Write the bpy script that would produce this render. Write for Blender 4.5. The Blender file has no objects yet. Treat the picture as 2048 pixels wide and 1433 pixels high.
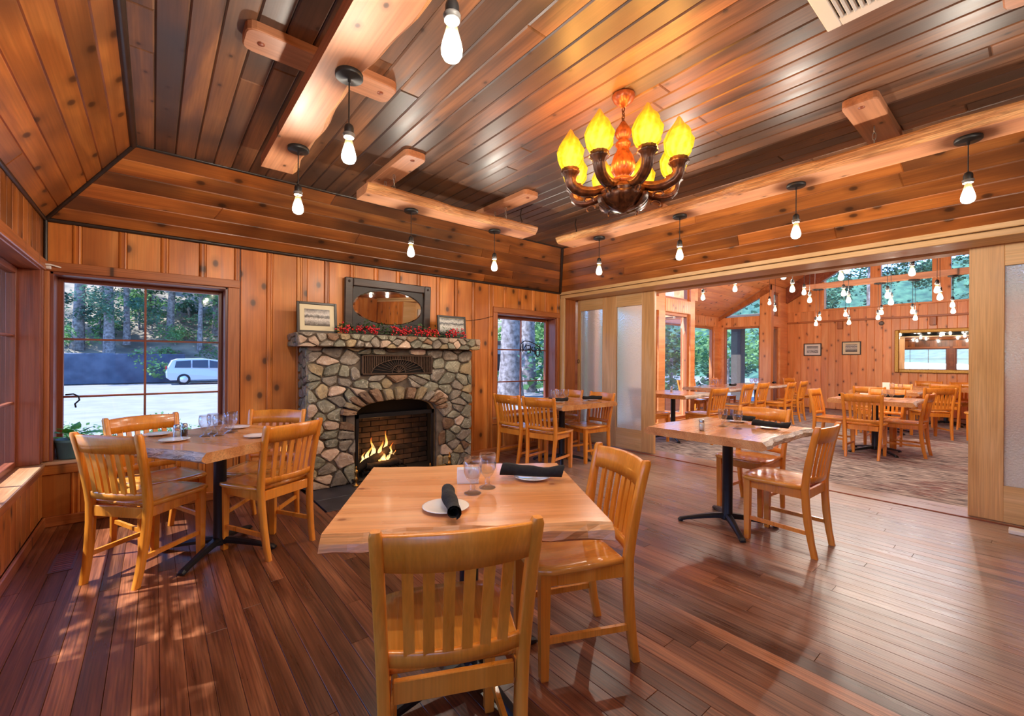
import bpy, bmesh, math, random
from mathutils import Vector, Matrix
random.seed(7)
R = math.radians
PI = math.pi
scene = bpy.context.scene
COL = scene.collection

# ------------------------------------------------------------------ camera, sky, sun, exposure
CAM_H = 1.29
YAW = R(39.49)
FPX = 868.0
cam_d = bpy.data.cameras.new('camera')
cam_d.sensor_width = 36.0
cam_d.sensor_fit = 'HORIZONTAL'
cam_d.lens = FPX / 2048 * 36.0
cam_d.shift_y = (719.1 - 716.5) / 2048
cam_d.clip_start = 0.05
cam_d.clip_end = 500
cam = bpy.data.objects.new('camera', cam_d)
COL.objects.link(cam)
fw = Vector((math.sin(YAW), math.cos(YAW), 0))
rt = Vector((math.cos(YAW), -math.sin(YAW), 0))
up = Vector((0, 0, 1))
ROLL = 0.00626
r2 = rt * math.cos(ROLL) + up * math.sin(ROLL)
u2 = up * math.cos(ROLL) - rt * math.sin(ROLL)
cam.matrix_world = Matrix(((r2.x, u2.x, -fw.x, 0), (r2.y, u2.y, -fw.y, 0), (r2.z, u2.z, -fw.z, CAM_H), (0, 0, 0, 1)))
scene.camera = cam

world = bpy.data.worlds.new('sky')
scene.world = world
world.use_nodes = True
wn = world.node_tree
wn.nodes.clear()
wo = wn.nodes.new('ShaderNodeOutputWorld')
wb = wn.nodes.new('ShaderNodeBackground')
ws = wn.nodes.new('ShaderNodeTexSky')
ws.sky_type = 'NISHITA'
ws.sun_disc = False
ws.sun_elevation = R(58)
ws.sun_rotation = R(-95)
ws.air_density = 1.0
ws.dust_density = 0.0
ws.ozone_density = 3.0
ws.altitude = 1800.0
wb.inputs['Strength'].default_value = 0.62
wt = wn.nodes.new('ShaderNodeMix')          # lamp-balanced camera: daylight reads blue
wt.data_type = 'RGBA'; wt.blend_type = 'MULTIPLY'; wt.inputs[0].default_value = 1.0
wt.inputs[7].default_value = (0.72, 0.92, 1.25, 1)
wn.links.new(ws.outputs[0], wt.inputs[6])
wn.links.new(wt.outputs[2], wb.inputs['Color'])
wn.links.new(wb.outputs[0], wo.inputs['Surface'])

sun_d = bpy.data.lights.new('sun', 'SUN')
sun_d.energy = 8.0
sun_d.angle = R(0.6)
sun_d.color = (0.97, 0.97, 1.0)
sun = bpy.data.objects.new('sun', sun_d)
COL.objects.link(sun)
sun.rotation_euler = Vector((0.50, -0.16, -0.85)).to_track_quat('-Z', 'Y').to_euler()

scene.view_settings.view_transform = 'Standard'
scene.view_settings.look = 'None'
scene.view_settings.gamma = 1.0
scene.view_settings.use_curve_mapping = False
scene.view_settings.exposure = 0.5
PENDANT_W = 21.0
HALL_W = 15.0
CHAND_W = 14.0
scene.cycles.use_denoising = True
scene.cycles.max_bounces = 10
scene.cycles.diffuse_bounces = 5
scene.cycles.glossy_bounces = 4
scene.cycles.transmission_bounces = 8
scene.cycles.transparent_max_bounces = 24
scene.cycles.sample_clamp_indirect = 4.0
scene.cycles.caustics_reflective = False
scene.cycles.caustics_refractive = False

# ------------------------------------------------------------------ materials
MATS = {}
def new_mat(name):
    m = bpy.data.materials.new(name)
    m.use_nodes = True
    nt = m.node_tree
    nt.nodes.clear()
    out = nt.nodes.new('ShaderNodeOutputMaterial')
    MATS[name] = m
    return m, nt, out
def N(nt, t, **kw):
    n = nt.nodes.new(t)
    for k, v in kw.items():
        if k.startswith('i_'):
            n.inputs[k[2:].replace('_', ' ')].default_value = v
        else:
            setattr(n, k, v)
    return n
def L(nt, a, b):
    nt.links.new(a, b)
def rgba(c):
    return (c[0], c[1], c[2], 1)
def hexc(h):
    h = h.lstrip('#')
    o = []
    for i in (0, 2, 4):
        v = int(h[i:i+2], 16) / 255
        o.append(v / 12.92 if v <= 0.04045 else ((v + 0.055) / 1.055) ** 2.4)
    return tuple(o)
def ramp(nt, fac, stops):
    r = nt.nodes.new('ShaderNodeValToRGB')
    els = r.color_ramp.elements
    while len(els) < len(stops):
        els.new(0.5)
    for e, (p, c) in zip(els, stops):
        e.position = p
        e.color = rgba(c)
    L(nt, fac, r.inputs[0])
    return r
def mathn(nt, op, a, b=None):
    n = nt.nodes.new('ShaderNodeMath')
    n.operation = op
    for i, v in enumerate((a, b)):
        if v is None:
            continue
        if isinstance(v, (int, float)):
            n.inputs[i].default_value = v
        else:
            L(nt, v, n.inputs[i])
    return n.outputs[0]
def mixc(nt, mode, fac, a, b):
    n = nt.nodes.new('ShaderNodeMix')
    n.data_type = 'RGBA'
    n.blend_type = mode
    ins = [n.inputs[0], n.inputs[6], n.inputs[7]]
    for s, v in zip(ins, (fac, a, b)):
        if isinstance(v, (int, float)):
            s.default_value = v
        elif isinstance(v, tuple):
            s.default_value = rgba(v)
        else:
            L(nt, v, s)
    return n.outputs[2]
def obj_coords(nt):
    tc = N(nt, 'ShaderNodeTexCoord')
    oi = N(nt, 'ShaderNodeObjectInfo')
    cm = N(nt, 'ShaderNodeVectorMath', operation='SCALE')
    cm.inputs[0].default_value = (37.0, 17.0, 53.0)
    L(nt, oi.outputs['Random'], cm.inputs['Scale'])
    ad = N(nt, 'ShaderNodeVectorMath', operation='ADD')
    L(nt, tc.outputs['Object'], ad.inputs[0])
    L(nt, cm.outputs[0], ad.inputs[1])
    return ad.outputs[0], oi.outputs['Random'], tc
def smoke_and_shade(nt, c, amount):
    # old smoke marks and painted beam shade on the ceiling boards above the fireplace
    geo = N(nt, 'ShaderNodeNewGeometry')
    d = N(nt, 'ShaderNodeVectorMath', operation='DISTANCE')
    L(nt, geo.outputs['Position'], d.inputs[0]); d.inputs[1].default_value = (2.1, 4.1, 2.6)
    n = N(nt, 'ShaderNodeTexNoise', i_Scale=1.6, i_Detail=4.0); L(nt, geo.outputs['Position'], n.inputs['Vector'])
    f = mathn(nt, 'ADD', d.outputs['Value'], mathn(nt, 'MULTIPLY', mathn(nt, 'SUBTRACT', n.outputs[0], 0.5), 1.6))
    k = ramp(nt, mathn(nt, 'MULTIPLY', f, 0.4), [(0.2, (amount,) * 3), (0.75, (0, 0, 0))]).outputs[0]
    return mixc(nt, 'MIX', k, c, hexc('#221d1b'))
def wood(name, dark, mid, light, axis='X', sc=1.0, rough=0.4, vary=0.35, knots=0.0, knot_c=(0.03, 0.012, 0.006), bump=0.15, coat=0.0, wear_and_sheen=None, fine=0.25, spec=0.5, soot=None, smoke_shade=0.0):
    m, nt, out = new_mat(name)
    v, rnd, tc = obj_coords(nt)
    along, across = 0.9 * sc, 9.0 * sc
    s = [across] * 3
    s['XYZ'.index(axis)] = along
    mp = N(nt, 'ShaderNodeMapping'); mp.inputs['Scale'].default_value = s
    L(nt, v, mp.inputs[0])
    n1 = N(nt, 'ShaderNodeTexNoise', i_Scale=1.0, i_Detail=4.0, i_Roughness=0.55, i_Distortion=0.9)
    L(nt, mp.outputs[0], n1.inputs['Vector'])
    c = ramp(nt, n1.outputs[0], [(0.25, dark), (0.5, mid), (0.75, light)]).outputs[0]
    s2 = [130.0 * sc] * 3
    s2['XYZ'.index(axis)] = 3.0 * sc
    mp2 = N(nt, 'ShaderNodeMapping'); mp2.inputs['Scale'].default_value = s2
    L(nt, v, mp2.inputs[0])
    n2 = N(nt, 'ShaderNodeTexNoise', i_Scale=1.0, i_Detail=2.0)
    L(nt, mp2.outputs[0], n2.inputs['Vector'])
    g = ramp(nt, n2.outputs[0], [(0.3, (1 - fine,) * 3), (0.7, (1.0 + fine * 0.4,) * 3)]).outputs[0]
    c = mixc(nt, 'MULTIPLY', 1.0, c, g)
    if soot:
        # broad smoke-and-age patches; the ceiling's grey also paints in window reflection
        n4 = N(nt, 'ShaderNodeTexNoise', i_Scale=1.3, i_Detail=2.0)
        L(nt, v, n4.inputs['Vector'])
        f4 = ramp(nt, n4.outputs[0], [(0.42, (0, 0, 0)), (0.62, (1, 1, 1))]).outputs[0]
        c = mixc(nt, 'MIX', mathn(nt, 'MULTIPLY', f4, soot[1]), c, soot[0])
    if knots:
        s3 = [3.4] * 3
        s3['XYZ'.index(axis)] = 2.3
        mp3 = N(nt, 'ShaderNodeMapping'); mp3.inputs['Scale'].default_value = s3
        L(nt, v, mp3.inputs[0])
        vo = N(nt, 'ShaderNodeTexVoronoi', i_Scale=1.0, voronoi_dimensions='2D')
        L(nt, mp3.outputs[0], vo.inputs['Vector'])
        k = ramp(nt, vo.outputs['Distance'], [(0.0, (0.9,) * 3), (0.07 * knots, (0.8,) * 3), (0.11 * knots, (0.3,) * 3), (0.26 * knots, (0, 0, 0))]).outputs[0]
        c = mixc(nt, 'MIX', k, c, knot_c)
    hv = N(nt, 'ShaderNodeHueSaturation')
    L(nt, c, hv.inputs['Color'])
    L(nt, mathn(nt, 'ADD', mathn(nt, 'MULTIPLY', rnd, 2 * vary), 1 - vary), hv.inputs['Value'])
    c = hv.outputs[0]
    if smoke_shade: c = smoke_and_shade(nt, c, smoke_shade)
    rg = rough
    if wear_and_sheen:  # worn boards plus painted sky reflection, greyer towards the hall
        n3 = N(nt, 'ShaderNodeTexNoise', i_Scale=0.55, i_Detail=4.0, i_Roughness=0.6)
        geo = N(nt, 'ShaderNodeNewGeometry')
        L(nt, geo.outputs['Position'], n3.inputs['Vector'])
        sx = N(nt, 'ShaderNodeSeparateXYZ'); L(nt, geo.outputs['Position'], sx.inputs[0])
        base = mathn(nt, 'MULTIPLY', mathn(nt, 'SUBTRACT', sx.outputs[0], 1.2), 0.16)
        f = mathn(nt, 'ADD', mathn(nt, 'MULTIPLY', mathn(nt, 'SUBTRACT', n3.outputs[0], 0.5), 1.6), base)
        f = mathn(nt, 'MULTIPLY', f, n2.outputs[0])
        fr = ramp(nt, f, [(0.06, (0, 0, 0)), (0.42, (1, 1, 1))]).outputs[0]
        c = mixc(nt, 'MIX', mathn(nt, 'MULTIPLY', fr, wear_and_sheen[1]), c, wear_and_sheen[0])
    bs = N(nt, 'ShaderNodeBsdfPrincipled')
    L(nt, c, bs.inputs['Base Color'])
    rr = ramp(nt, n1.outputs[0], [(0.3, (rg * 0.85,) * 3), (0.7, (min(1, rg * 1.2),) * 3)]).outputs[0]
    L(nt, rr, bs.inputs['Roughness'])
    bs.inputs['Specular IOR Level'].default_value = spec
    if coat:
        bs.inputs['Coat Weight'].default_value = coat
        bs.inputs['Coat Roughness'].default_value = 0.12
    if bump:
        bp = N(nt, 'ShaderNodeBump', i_Strength=bump, i_Distance=0.004)
        L(nt, n2.outputs[0], bp.inputs['Height'])
        L(nt, bp.outputs[0], bs.inputs['Normal'])
    L(nt, bs.outputs[0], out.inputs[0])
    return m
def plain(name, c, rough=0.5, metal=0.0, noise=0.0, nscale=20, spec=0.5, bump=0.0, coat=0.0, c2=None, vary=0.0, transl=0.0):
    m, nt, out = new_mat(name)
    bs = N(nt, 'ShaderNodeBsdfPrincipled')
    bs.inputs['Roughness'].default_value = rough
    bs.inputs['Metallic'].default_value = metal
    bs.inputs['Specular IOR Level'].default_value = spec
    bs.inputs['Coat Weight'].default_value = coat
    v, rnd, tc = obj_coords(nt)
    n = N(nt, 'ShaderNodeTexNoise', i_Scale=nscale, i_Detail=4.0)
    L(nt, v, n.inputs['Vector'])
    b = c2 if c2 else tuple(x * (1 - noise) for x in c)
    col = ramp(nt, n.outputs[0], [(0.35, b), (0.65, c)]).outputs[0]
    if vary:
        hv = N(nt, 'ShaderNodeHueSaturation')
        L(nt, col, hv.inputs['Color'])
        L(nt, mathn(nt, 'ADD', mathn(nt, 'MULTIPLY', rnd, 2 * vary), 1 - vary), hv.inputs['Value'])
        col = hv.outputs[0]
    L(nt, col, bs.inputs['Base Color'])
    if bump:
        bp = N(nt, 'ShaderNodeBump', i_Strength=bump, i_Distance=0.01)
        L(nt, n.outputs[0], bp.inputs['Height'])
        L(nt, bp.outputs[0], bs.inputs['Normal'])
    if transl:
        tl = N(nt, 'ShaderNodeBsdfTranslucent')
        L(nt, col, tl.inputs['Color'])
        mx = N(nt, 'ShaderNodeMixShader'); mx.inputs[0].default_value = transl
        L(nt, bs.outputs[0], mx.inputs[1]); L(nt, tl.outputs[0], mx.inputs[2])
        L(nt, mx.outputs[0], out.inputs[0])
    else:
        L(nt, bs.outputs[0], out.inputs[0])
    return m
def pane_mat(name, tint=(0.97, 0.98, 1.0), gloss=0.06):
    m, nt, out = new_mat(name)
    tr = N(nt, 'ShaderNodeBsdfTransparent'); tr.inputs[0].default_value = rgba(tint)
    gl = N(nt, 'ShaderNodeBsdfGlossy'); gl.inputs['Roughness'].default_value = 0.02
    lw = N(nt, 'ShaderNodeLayerWeight'); lw.inputs['Blend'].default_value = 0.5
    mx = N(nt, 'ShaderNodeMixShader')
    L(nt, mathn(nt, 'ADD', mathn(nt, 'MULTIPLY', mathn(nt, 'POWER', lw.outputs['Facing'], 4.0), 0.45), gloss * 0.4), mx.inputs[0])
    L(nt, tr.outputs[0], mx.inputs[1]); L(nt, gl.outputs[0], mx.inputs[2])
    L(nt, mx.outputs[0], out.inputs[0])
    return m
def frosted_mat(name):
    m, nt, out = new_mat(name)
    v, rnd, tc = obj_coords(nt)
    n = N(nt, 'ShaderNodeTexNoise', i_Scale=70.0, i_Detail=2.0)
    L(nt, v, n.inputs['Vector'])
    bp = N(nt, 'ShaderNodeBump', i_Strength=0.9, i_Distance=0.01)
    L(nt, n.outputs[0], bp.inputs['Height'])
    rf = N(nt, 'ShaderNodeBsdfRefraction'); rf.inputs['IOR'].default_value = 1.12; rf.inputs['Roughness'].default_value = 0.28
    rf.inputs['Color'].default_value = (0.92, 0.97, 1, 1)
    tl = N(nt, 'ShaderNodeBsdfTranslucent'); tl.inputs['Color'].default_value = (0.9, 0.95, 1, 1)
    gl = N(nt, 'ShaderNodeBsdfGlossy'); gl.inputs['Roughness'].default_value = 0.15
    for x in (rf, tl, gl):
        L(nt, bp.outputs[0], x.inputs['Normal'])
    mx = N(nt, 'ShaderNodeMixShader'); mx.inputs[0].default_value = 0.3
    L(nt, rf.outputs[0], mx.inputs[1]); L(nt, tl.outputs[0], mx.inputs[2])
    m2 = N(nt, 'ShaderNodeMixShader'); m2.inputs[0].default_value = 0.06
    L(nt, mx.outputs[0], m2.inputs[1]); L(nt, gl.outputs[0], m2.inputs[2])
    L(nt, m2.outputs[0], out.inputs[0])
    return m
def glass_mat(name, tint=(1, 1, 1)):
    # thin blown glass: clear face on, bright at grazing angles
    m, nt, out = new_mat(name)
    tr = N(nt, 'ShaderNodeBsdfTransparent'); tr.inputs[0].default_value = (0.95, 0.96, 0.97, 1)
    gl = N(nt, 'ShaderNodeBsdfGlossy'); gl.inputs['Roughness'].default_value = 0.04
    lw = N(nt, 'ShaderNodeLayerWeight'); lw.inputs['Blend'].default_value = 0.35
    mx = N(nt, 'ShaderNodeMixShader')
    L(nt, mathn(nt, 'ADD', mathn(nt, 'MULTIPLY', lw.outputs['Facing'], 0.6), 0.06), mx.inputs[0])
    L(nt, tr.outputs[0], mx.inputs[1]); L(nt, gl.outputs[0], mx.inputs[2])
    L(nt, mx.outputs[0], out.inputs[0])
    return m
def glow_mat(name, c, strength, c2=None, transp=0.6, nscale=30):
    # a lit lamp glass: it lets its lamp's light out and glows itself
    m, nt, out = new_mat(name)
    v, rnd, tc = obj_coords(nt)
    em = N(nt, 'ShaderNodeEmission')
    em.inputs['Strength'].default_value = strength
    if c2:
        n = N(nt, 'ShaderNodeTexNoise', i_Scale=nscale, i_Detail=3.0)
        L(nt, v, n.inputs['Vector'])
        lw = N(nt, 'ShaderNodeTexWave', i_Scale=4.0, i_Distortion=4.0)
        L(nt, v, lw.inputs['Vector'])
        f = mathn(nt, 'MULTIPLY', n.outputs[0], mathn(nt, 'ADD', mathn(nt, 'MULTIPLY', lw.outputs['Fac'], 0.6), 0.6))
        L(nt, ramp(nt, f, [(0.2, c2), (0.6, c)]).outputs[0], em.inputs['Color'])
    else:
        em.inputs['Color'].default_value = rgba(c)
    tr = N(nt, 'ShaderNodeBsdfTransparent'); tr.inputs[0].default_value = (transp, transp, transp, 1)
    ad = N(nt, 'ShaderNodeAddShader')
    L(nt, em.outputs[0], ad.inputs[0]); L(nt, tr.outputs[0], ad.inputs[1])
    L(nt, ad.outputs[0], out.inputs[0])
    try:
        m.cycles.emission_sampling = 'NONE'
    except Exception:
        pass
    return m

H_ = hexc
wood('floor_wood', H_('#4c2819'), H_('#774429'), H_('#a06540'), 'X', 1.0, 0.3, vary=0.42, fine=0.5, bump=0.12, wear_and_sheen=(H_('#b39c8a'), 0.9), spec=0.5)
wood('ceiling_wood', H_('#40302a'), H_('#775038'), H_('#a06c44'), 'X', 0.8, 0.42, vary=0.25, knots=0.3, smoke_shade=0.8, soot=(H_('#3c3634'), 0.75), fine=0.2, bump=0.05)
wood('slope_wood', H_('#7c4320'), H_('#a65f2a'), H_('#c47a38'), 'X', 0.8, 0.33, vary=0.3, knots=0.75, smoke_shade=0.6, soot=(H_('#5a3722'), 0.7), fine=0.2, bump=0.05)
wood('pine_wall', H_('#b06026'), H_('#d28039'), H_('#e39c52'), 'X', 0.7, 0.36, vary=0.18, knots=0.8, soot=(H_('#85471f'), 0.5), fine=0.15, bump=0.05)
wood('hall_pine', H_('#cc7c46'), H_('#e3965a'), H_('#efae74'), 'X', 0.7, 0.36, vary=0.12, knots=0.6, fine=0.12, bump=0.04, knot_c=H_('#5f2a18'))
wood('redwood_trim', H_('#6a3422'), H_('#8a482e'), H_('#a45e3c'), 'X', 1.0, 0.38, vary=0.1, fine=0.25)
wood('pine_trim', H_('#9a552b'), H_('#b66b38'), H_('#c77f4c'), 'X', 1.0, 0.4, vary=0.12, fine=0.25, knots=0.3)
wood('sill_wood', H_('#a9714a'), H_('#c58f63'), H_('#d8a87c'), 'X', 1.0, 0.3, vary=0.1)
wood('door_fir', H_('#b98a56'), H_('#cfa26c'), H_('#dcb585'), 'X', 0.9, 0.42, vary=0.08, fine=0.2)
wood('header_fir', H_('#c2965f'), H_('#d4ad78'), H_('#e0be90'), 'X', 0.9, 0.42, vary=0.08, fine=0.15)
wood('beam_slab', H_('#8f5a3e'), H_('#b47a57'), H_('#c8946f'), 'X', 0.55, 0.5, vary=0.06, fine=0.2, knots=0.35)
wood('beam_edge', H_('#8c5636'), H_('#c18652'), H_('#e0b47c'), 'X', 1.6, 0.6, vary=0.05, fine=0.5, bump=0.6)
wood('chair_wood', H_('#c9761f'), H_('#e08a2a'), H_('#ea9c3c'), 'Z', 1.0, 0.3, vary=0.06, fine=0.12, bump=0.03, coat=0.35)
wood('chair_seat_wood', H_('#c87a26'), H_('#e39336'), H_('#eea94e'), 'Y', 1.0, 0.25, vary=0.06, fine=0.15, bump=0.02, coat=0.5)
wood('slab_top', H_('#be7a42'), H_('#d6935a'), H_('#e4a970'), 'X', 0.7, 0.27, vary=0.06, fine=0.16, knots=0.35, knot_c=H_('#7a3d1c'), coat=0.5, bump=0.03)
wood('slab_side', H_('#b06c38'), H_('#cf8f55'), H_('#dba66d'), 'X', 1.2, 0.35, vary=0.05, fine=0.3)
wood('bark_edge', H_('#86705f'), H_('#c4ac98'), H_('#e6d8cb'), 'X', 3.0, 0.45, vary=0.05, fine=0.6, bump=1.0)
wood('dark_frame', H_('#241a17'), H_('#3a2c27'), H_('#4f3e37'), 'X', 1.0, 0.4, vary=0.05, fine=0.3)
plain('dark_panel', H_('#2c2523'), 0.5, noise=0.3)
plain('corner_mould', H_('#2e2420'), 0.35, noise=0.25)
plain('shadow_gap', H_('#1c120d'), 0.9)
plain('mortar', H_('#74685a'), 0.9, c2=H_('#584d42'), nscale=14, bump=0.5)
def stone_mat(name, a, b, vein):
    m, nt, out = new_mat(name)
    v, rnd, tc = obj_coords(nt)
    n = N(nt, 'ShaderNodeTexNoise', i_Scale=9.0, i_Detail=6.0, i_Roughness=0.65)
    L(nt, v, n.inputs['Vector'])
    c = ramp(nt, n.outputs[0], [(0.3, a), (0.65, b)]).outputs[0]
    n2 = N(nt, 'ShaderNodeTexNoise', i_Scale=5.0, i_Detail=2.0, i_Distortion=2.5)
    L(nt, v, n2.inputs['Vector'])
    vn = ramp(nt, n2.outputs[0], [(0.485, (0, 0, 0)), (0.5, (0.7,) * 3), (0.515, (0, 0, 0))]).outputs[0]
    c = mixc(nt, 'MIX', vn, c, vein)
    hv = N(nt, 'ShaderNodeHueSaturation'); L(nt, c, hv.inputs['Color'])
    L(nt, mathn(nt, 'ADD', mathn(nt, 'MULTIPLY', rnd, 0.5), 0.75), hv.inputs['Value'])
    bs = N(nt, 'ShaderNodeBsdfPrincipled'); bs.inputs['Roughness'].default_value = 0.62
    L(nt, hv.outputs[0], bs.inputs['Base Color'])
    bp = N(nt, 'ShaderNodeBump', i_Strength=0.7, i_Distance=0.02)
    L(nt, n.outputs[0], bp.inputs['Height']); L(nt, bp.outputs[0], bs.inputs['Normal'])
    L(nt, bs.outputs[0], out.inputs[0])
stone_mat('stone_green', H_('#5f5e4f'), H_('#938f7a'), H_('#c9c7b4'))
stone_mat('stone_grey', H_('#5e564c'), H_('#968b7b'), H_('#bdb5a5'))
stone_mat('stone_pink', H_('#a18873'), H_('#cfb49c'), H_('#e0d3c4'))
stone_mat('stone_tan', H_('#7a6a50'), H_('#ad9872'), H_('#c9b791'))
stone_mat('stone_brown', H_('#5a4433'), H_('#86664b'), H_('#9c8466'))
plain('slate', H_('#3b3a40'), 0.4, c2=H_('#2a292e'), nscale=6, bump=0.2)
plain('firebrick', H_('#4a3526'), 0.9, c2=H_('#1e1612'), nscale=8, vary=0.2, bump=0.3)
plain('soot', H_('#15110f'), 0.95)
plain('black_iron', H_('#17181b'), 0.4, metal=0.3, noise=0.2)
plain('table_base_iron', H_('#1d1f24'), 0.38, metal=0.2, noise=0.1, bump=0.05, nscale=200)
plain('brass', H_('#b98c46'), 0.3, metal=1.0, noise=0.2)
plain('bronze_vent', H_('#5b4638'), 0.45, metal=0.5, noise=0.3)
plain('char_log', H_('#2a1b12'), 0.95, c2=H_('#0d0907'), nscale=20, bump=0.8)
plain('carved_bronze', H_('#6b3f26'), 0.35, metal=0.35, c2=H_('#3b2216'), nscale=30, bump=0.3)
plain('carved_copper', H_('#a3592f'), 0.32, metal=0.35, c2=H_('#6e3519'), nscale=30, bump=0.3)
plain('pendant_black', H_('#1d1e20'), 0.45, noise=0.1)
plain('chain_steel', H_('#b5b5b5'), 0.3, metal=1.0)
plain('white_paint', H_('#e4e0dc'), 0.5)
plain('vent_dark', H_('#3a3a3c'), 0.7)
plain('porcelain', H_('#efece8'), 0.15, coat=0.5)
plain('napkin_cloth', H_('#1a191b'), 0.9, c2=H_('#0f0e10'), nscale=60, bump=0.3)
plain('paper', H_('#e9e4da'), 0.8)
plain('salt', H_('#f0eee9'), 0.9)
plain('pepper', H_('#3a332d'), 0.9)
plain('steel_cap', H_('#b9b9bb'), 0.3, metal=1.0)
plain('pot_green', H_('#4a6660'), 0.4, noise=0.15)
plain('soil', H_('#2a1d14'), 0.95)
plain('leaf_bright', H_('#5fb13c'), 0.45, c2=H_('#3c8a2c'), transl=0.3)
plain('leaf_dark', H_('#5a7a4a'), 0.5, c2=H_('#33532c'), vary=0.2)
plain('berry_red', H_('#dd2c38'), 0.3, c2=H_('#b01622'))
plain('gold_frame', H_('#c9a052'), 0.35, metal=0.5, c2=H_('#9a7430'), nscale=90, bump=0.5)
plain('picture_black', H_('#2a2725'), 0.4)
plain('mat_cream', H_('#dccfae'), 0.8)
plain('mat_white', H_('#e2dfd8'), 0.8)
plain('register_bronze', H_('#6d4a3e'), 0.45, metal=0.3, noise=0.2)
plain('sign_black', H_('#101216'), 0.4)
plain('cord_black', H_('#141414'), 0.6)
plain('carved_grey_plastic', H_('#6c6a68'), 0.5)
plain('asphalt', H_('#8b8a88'), 0.9, c2=H_('#7d7c7a'), nscale=1.5, bump=0.1)
plain('dirt', H_('#a89880'), 0.95, c2=H_('#5c5a50'), nscale=0.6, bump=0.3)
plain('retaining', H_('#56606e'), 0.9, c2=H_('#3f4856'), nscale=1.5)
plain('trunk_bark', H_('#a2968e'), 0.95, c2=H_('#645a54'), nscale=6, bump=0.8, vary=0.2)
plain('foliage', H_('#86ad62'), 0.6, c2=H_('#4f8048'), nscale=1.2, transl=0.35, vary=0.25)
plain('foliage_dark', H_('#5f8d68'), 0.6, c2=H_('#335c4a'), nscale=1.2, transl=0.3, vary=0.25)
plain('car_white', H_('#bcbdbf'), 0.25, coat=0.6)
plain('car_glass', H_('#27323c'), 0.08)
plain('tyre', H_('#1b1c1e'), 0.8)
plain('alloy', H_('#c8cacd'), 0.3, metal=0.8)
plain('tail_red', H_('#b01818'), 0.3)
plain('siding', H_('#a8acb0'), 0.7, noise=0.1)
plain('porch_post', H_('#5c5148'), 0.8, noise=0.2)
pane_mat('window_pane')
frosted_mat('frosted_pane')
glass_mat('clear_glass')
plain('mirror_silver', (0.92, 0.92, 0.92), 0.015, metal=1.0)
def bulb_mat():
    # lit clear bulb: white glow in the belly, golden towards the cap
    m, nt, out = new_mat('bulb_glow')
    tc = N(nt, 'ShaderNodeTexCoord')
    sp = N(nt, 'ShaderNodeSeparateXYZ'); L(nt, tc.outputs['Generated'], sp.inputs[0])
    em = N(nt, 'ShaderNodeEmission', i_Strength=1.0)
    L(nt, ramp(nt, sp.outputs[2], [(0.0, (1.5, 1.42, 1.2)), (0.5, (1.7, 1.6, 1.3)), (0.78, (0.55, 0.42, 0.18)), (1.0, (0.25, 0.16, 0.05))]).outputs[0], em.inputs['Color'])
    tr = N(nt, 'ShaderNodeBsdfTransparent'); tr.inputs[0].default_value = (0.75, 0.75, 0.75, 1)
    ad = N(nt, 'ShaderNodeAddShader')
    L(nt, em.outputs[0], ad.inputs[0]); L(nt, tr.outputs[0], ad.inputs[1]); L(nt, ad.outputs[0], out.inputs[0])
    m.cycles.emission_sampling = 'NONE'
bulb_mat()
glow_mat('filament_glow', (1.0, 0.85, 0.5), 18.0)
def amber_mat():
    # moulded amber lamp glass lit from inside: ribs and tip deeper orange
    m, nt, out = new_mat('amber_glow')
    tc = N(nt, 'ShaderNodeTexCoord')
    sp = N(nt, 'ShaderNodeSeparateXYZ'); L(nt, tc.outputs['Generated'], sp.inputs[0])
    n = N(nt, 'ShaderNodeTexNoise', i_Scale=26.0, i_Detail=3.0); L(nt, tc.outputs['Object'], n.inputs['Vector'])
    lw = N(nt, 'ShaderNodeLayerWeight'); lw.inputs['Blend'].default_value = 0.5
    f = mathn(nt, 'ADD', mathn(nt, 'MULTIPLY', mathn(nt, 'POWER', sp.outputs[2], 3.0), 0.75), mathn(nt, 'MULTIPLY', lw.outputs['Facing'], 0.5))
    f = mathn(nt, 'ADD', f, mathn(nt, 'MULTIPLY', mathn(nt, 'SUBTRACT', n.outputs[0], 0.5), 0.7))
    ang = mathn(nt, 'ARCTAN2', mathn(nt, 'SUBTRACT', sp.outputs[1], 0.5), mathn(nt, 'SUBTRACT', sp.outputs[0], 0.5))
    rib = mathn(nt, 'SINE', mathn(nt, 'SUBTRACT', mathn(nt, 'MULTIPLY', ang, 10.0), mathn(nt, 'MULTIPLY', sp.outputs[2], 11.0)))
    f = mathn(nt, 'ADD', f, mathn(nt, 'MULTIPLY', rib, 0.13))
    em = N(nt, 'ShaderNodeEmission', i_Strength=0.85)
    L(nt, ramp(nt, f, [(0.02, (1.0, 0.86, 0.10)), (0.25, (0.95, 0.62, 0.02)), (0.5, (0.85, 0.40, 0.01)), (0.8, (0.75, 0.22, 0.02))]).outputs[0], em.inputs['Color'])
    tr = N(nt, 'ShaderNodeBsdfTransparent'); tr.inputs[0].default_value = (0.35, 0.3, 0.2, 1)
    ad = N(nt, 'ShaderNodeAddShader')
    L(nt, em.outputs[0], ad.inputs[0]); L(nt, tr.outputs[0], ad.inputs[1]); L(nt, ad.outputs[0], out.inputs[0])
    m.cycles.emission_sampling = 'NONE'
amber_mat()
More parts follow.
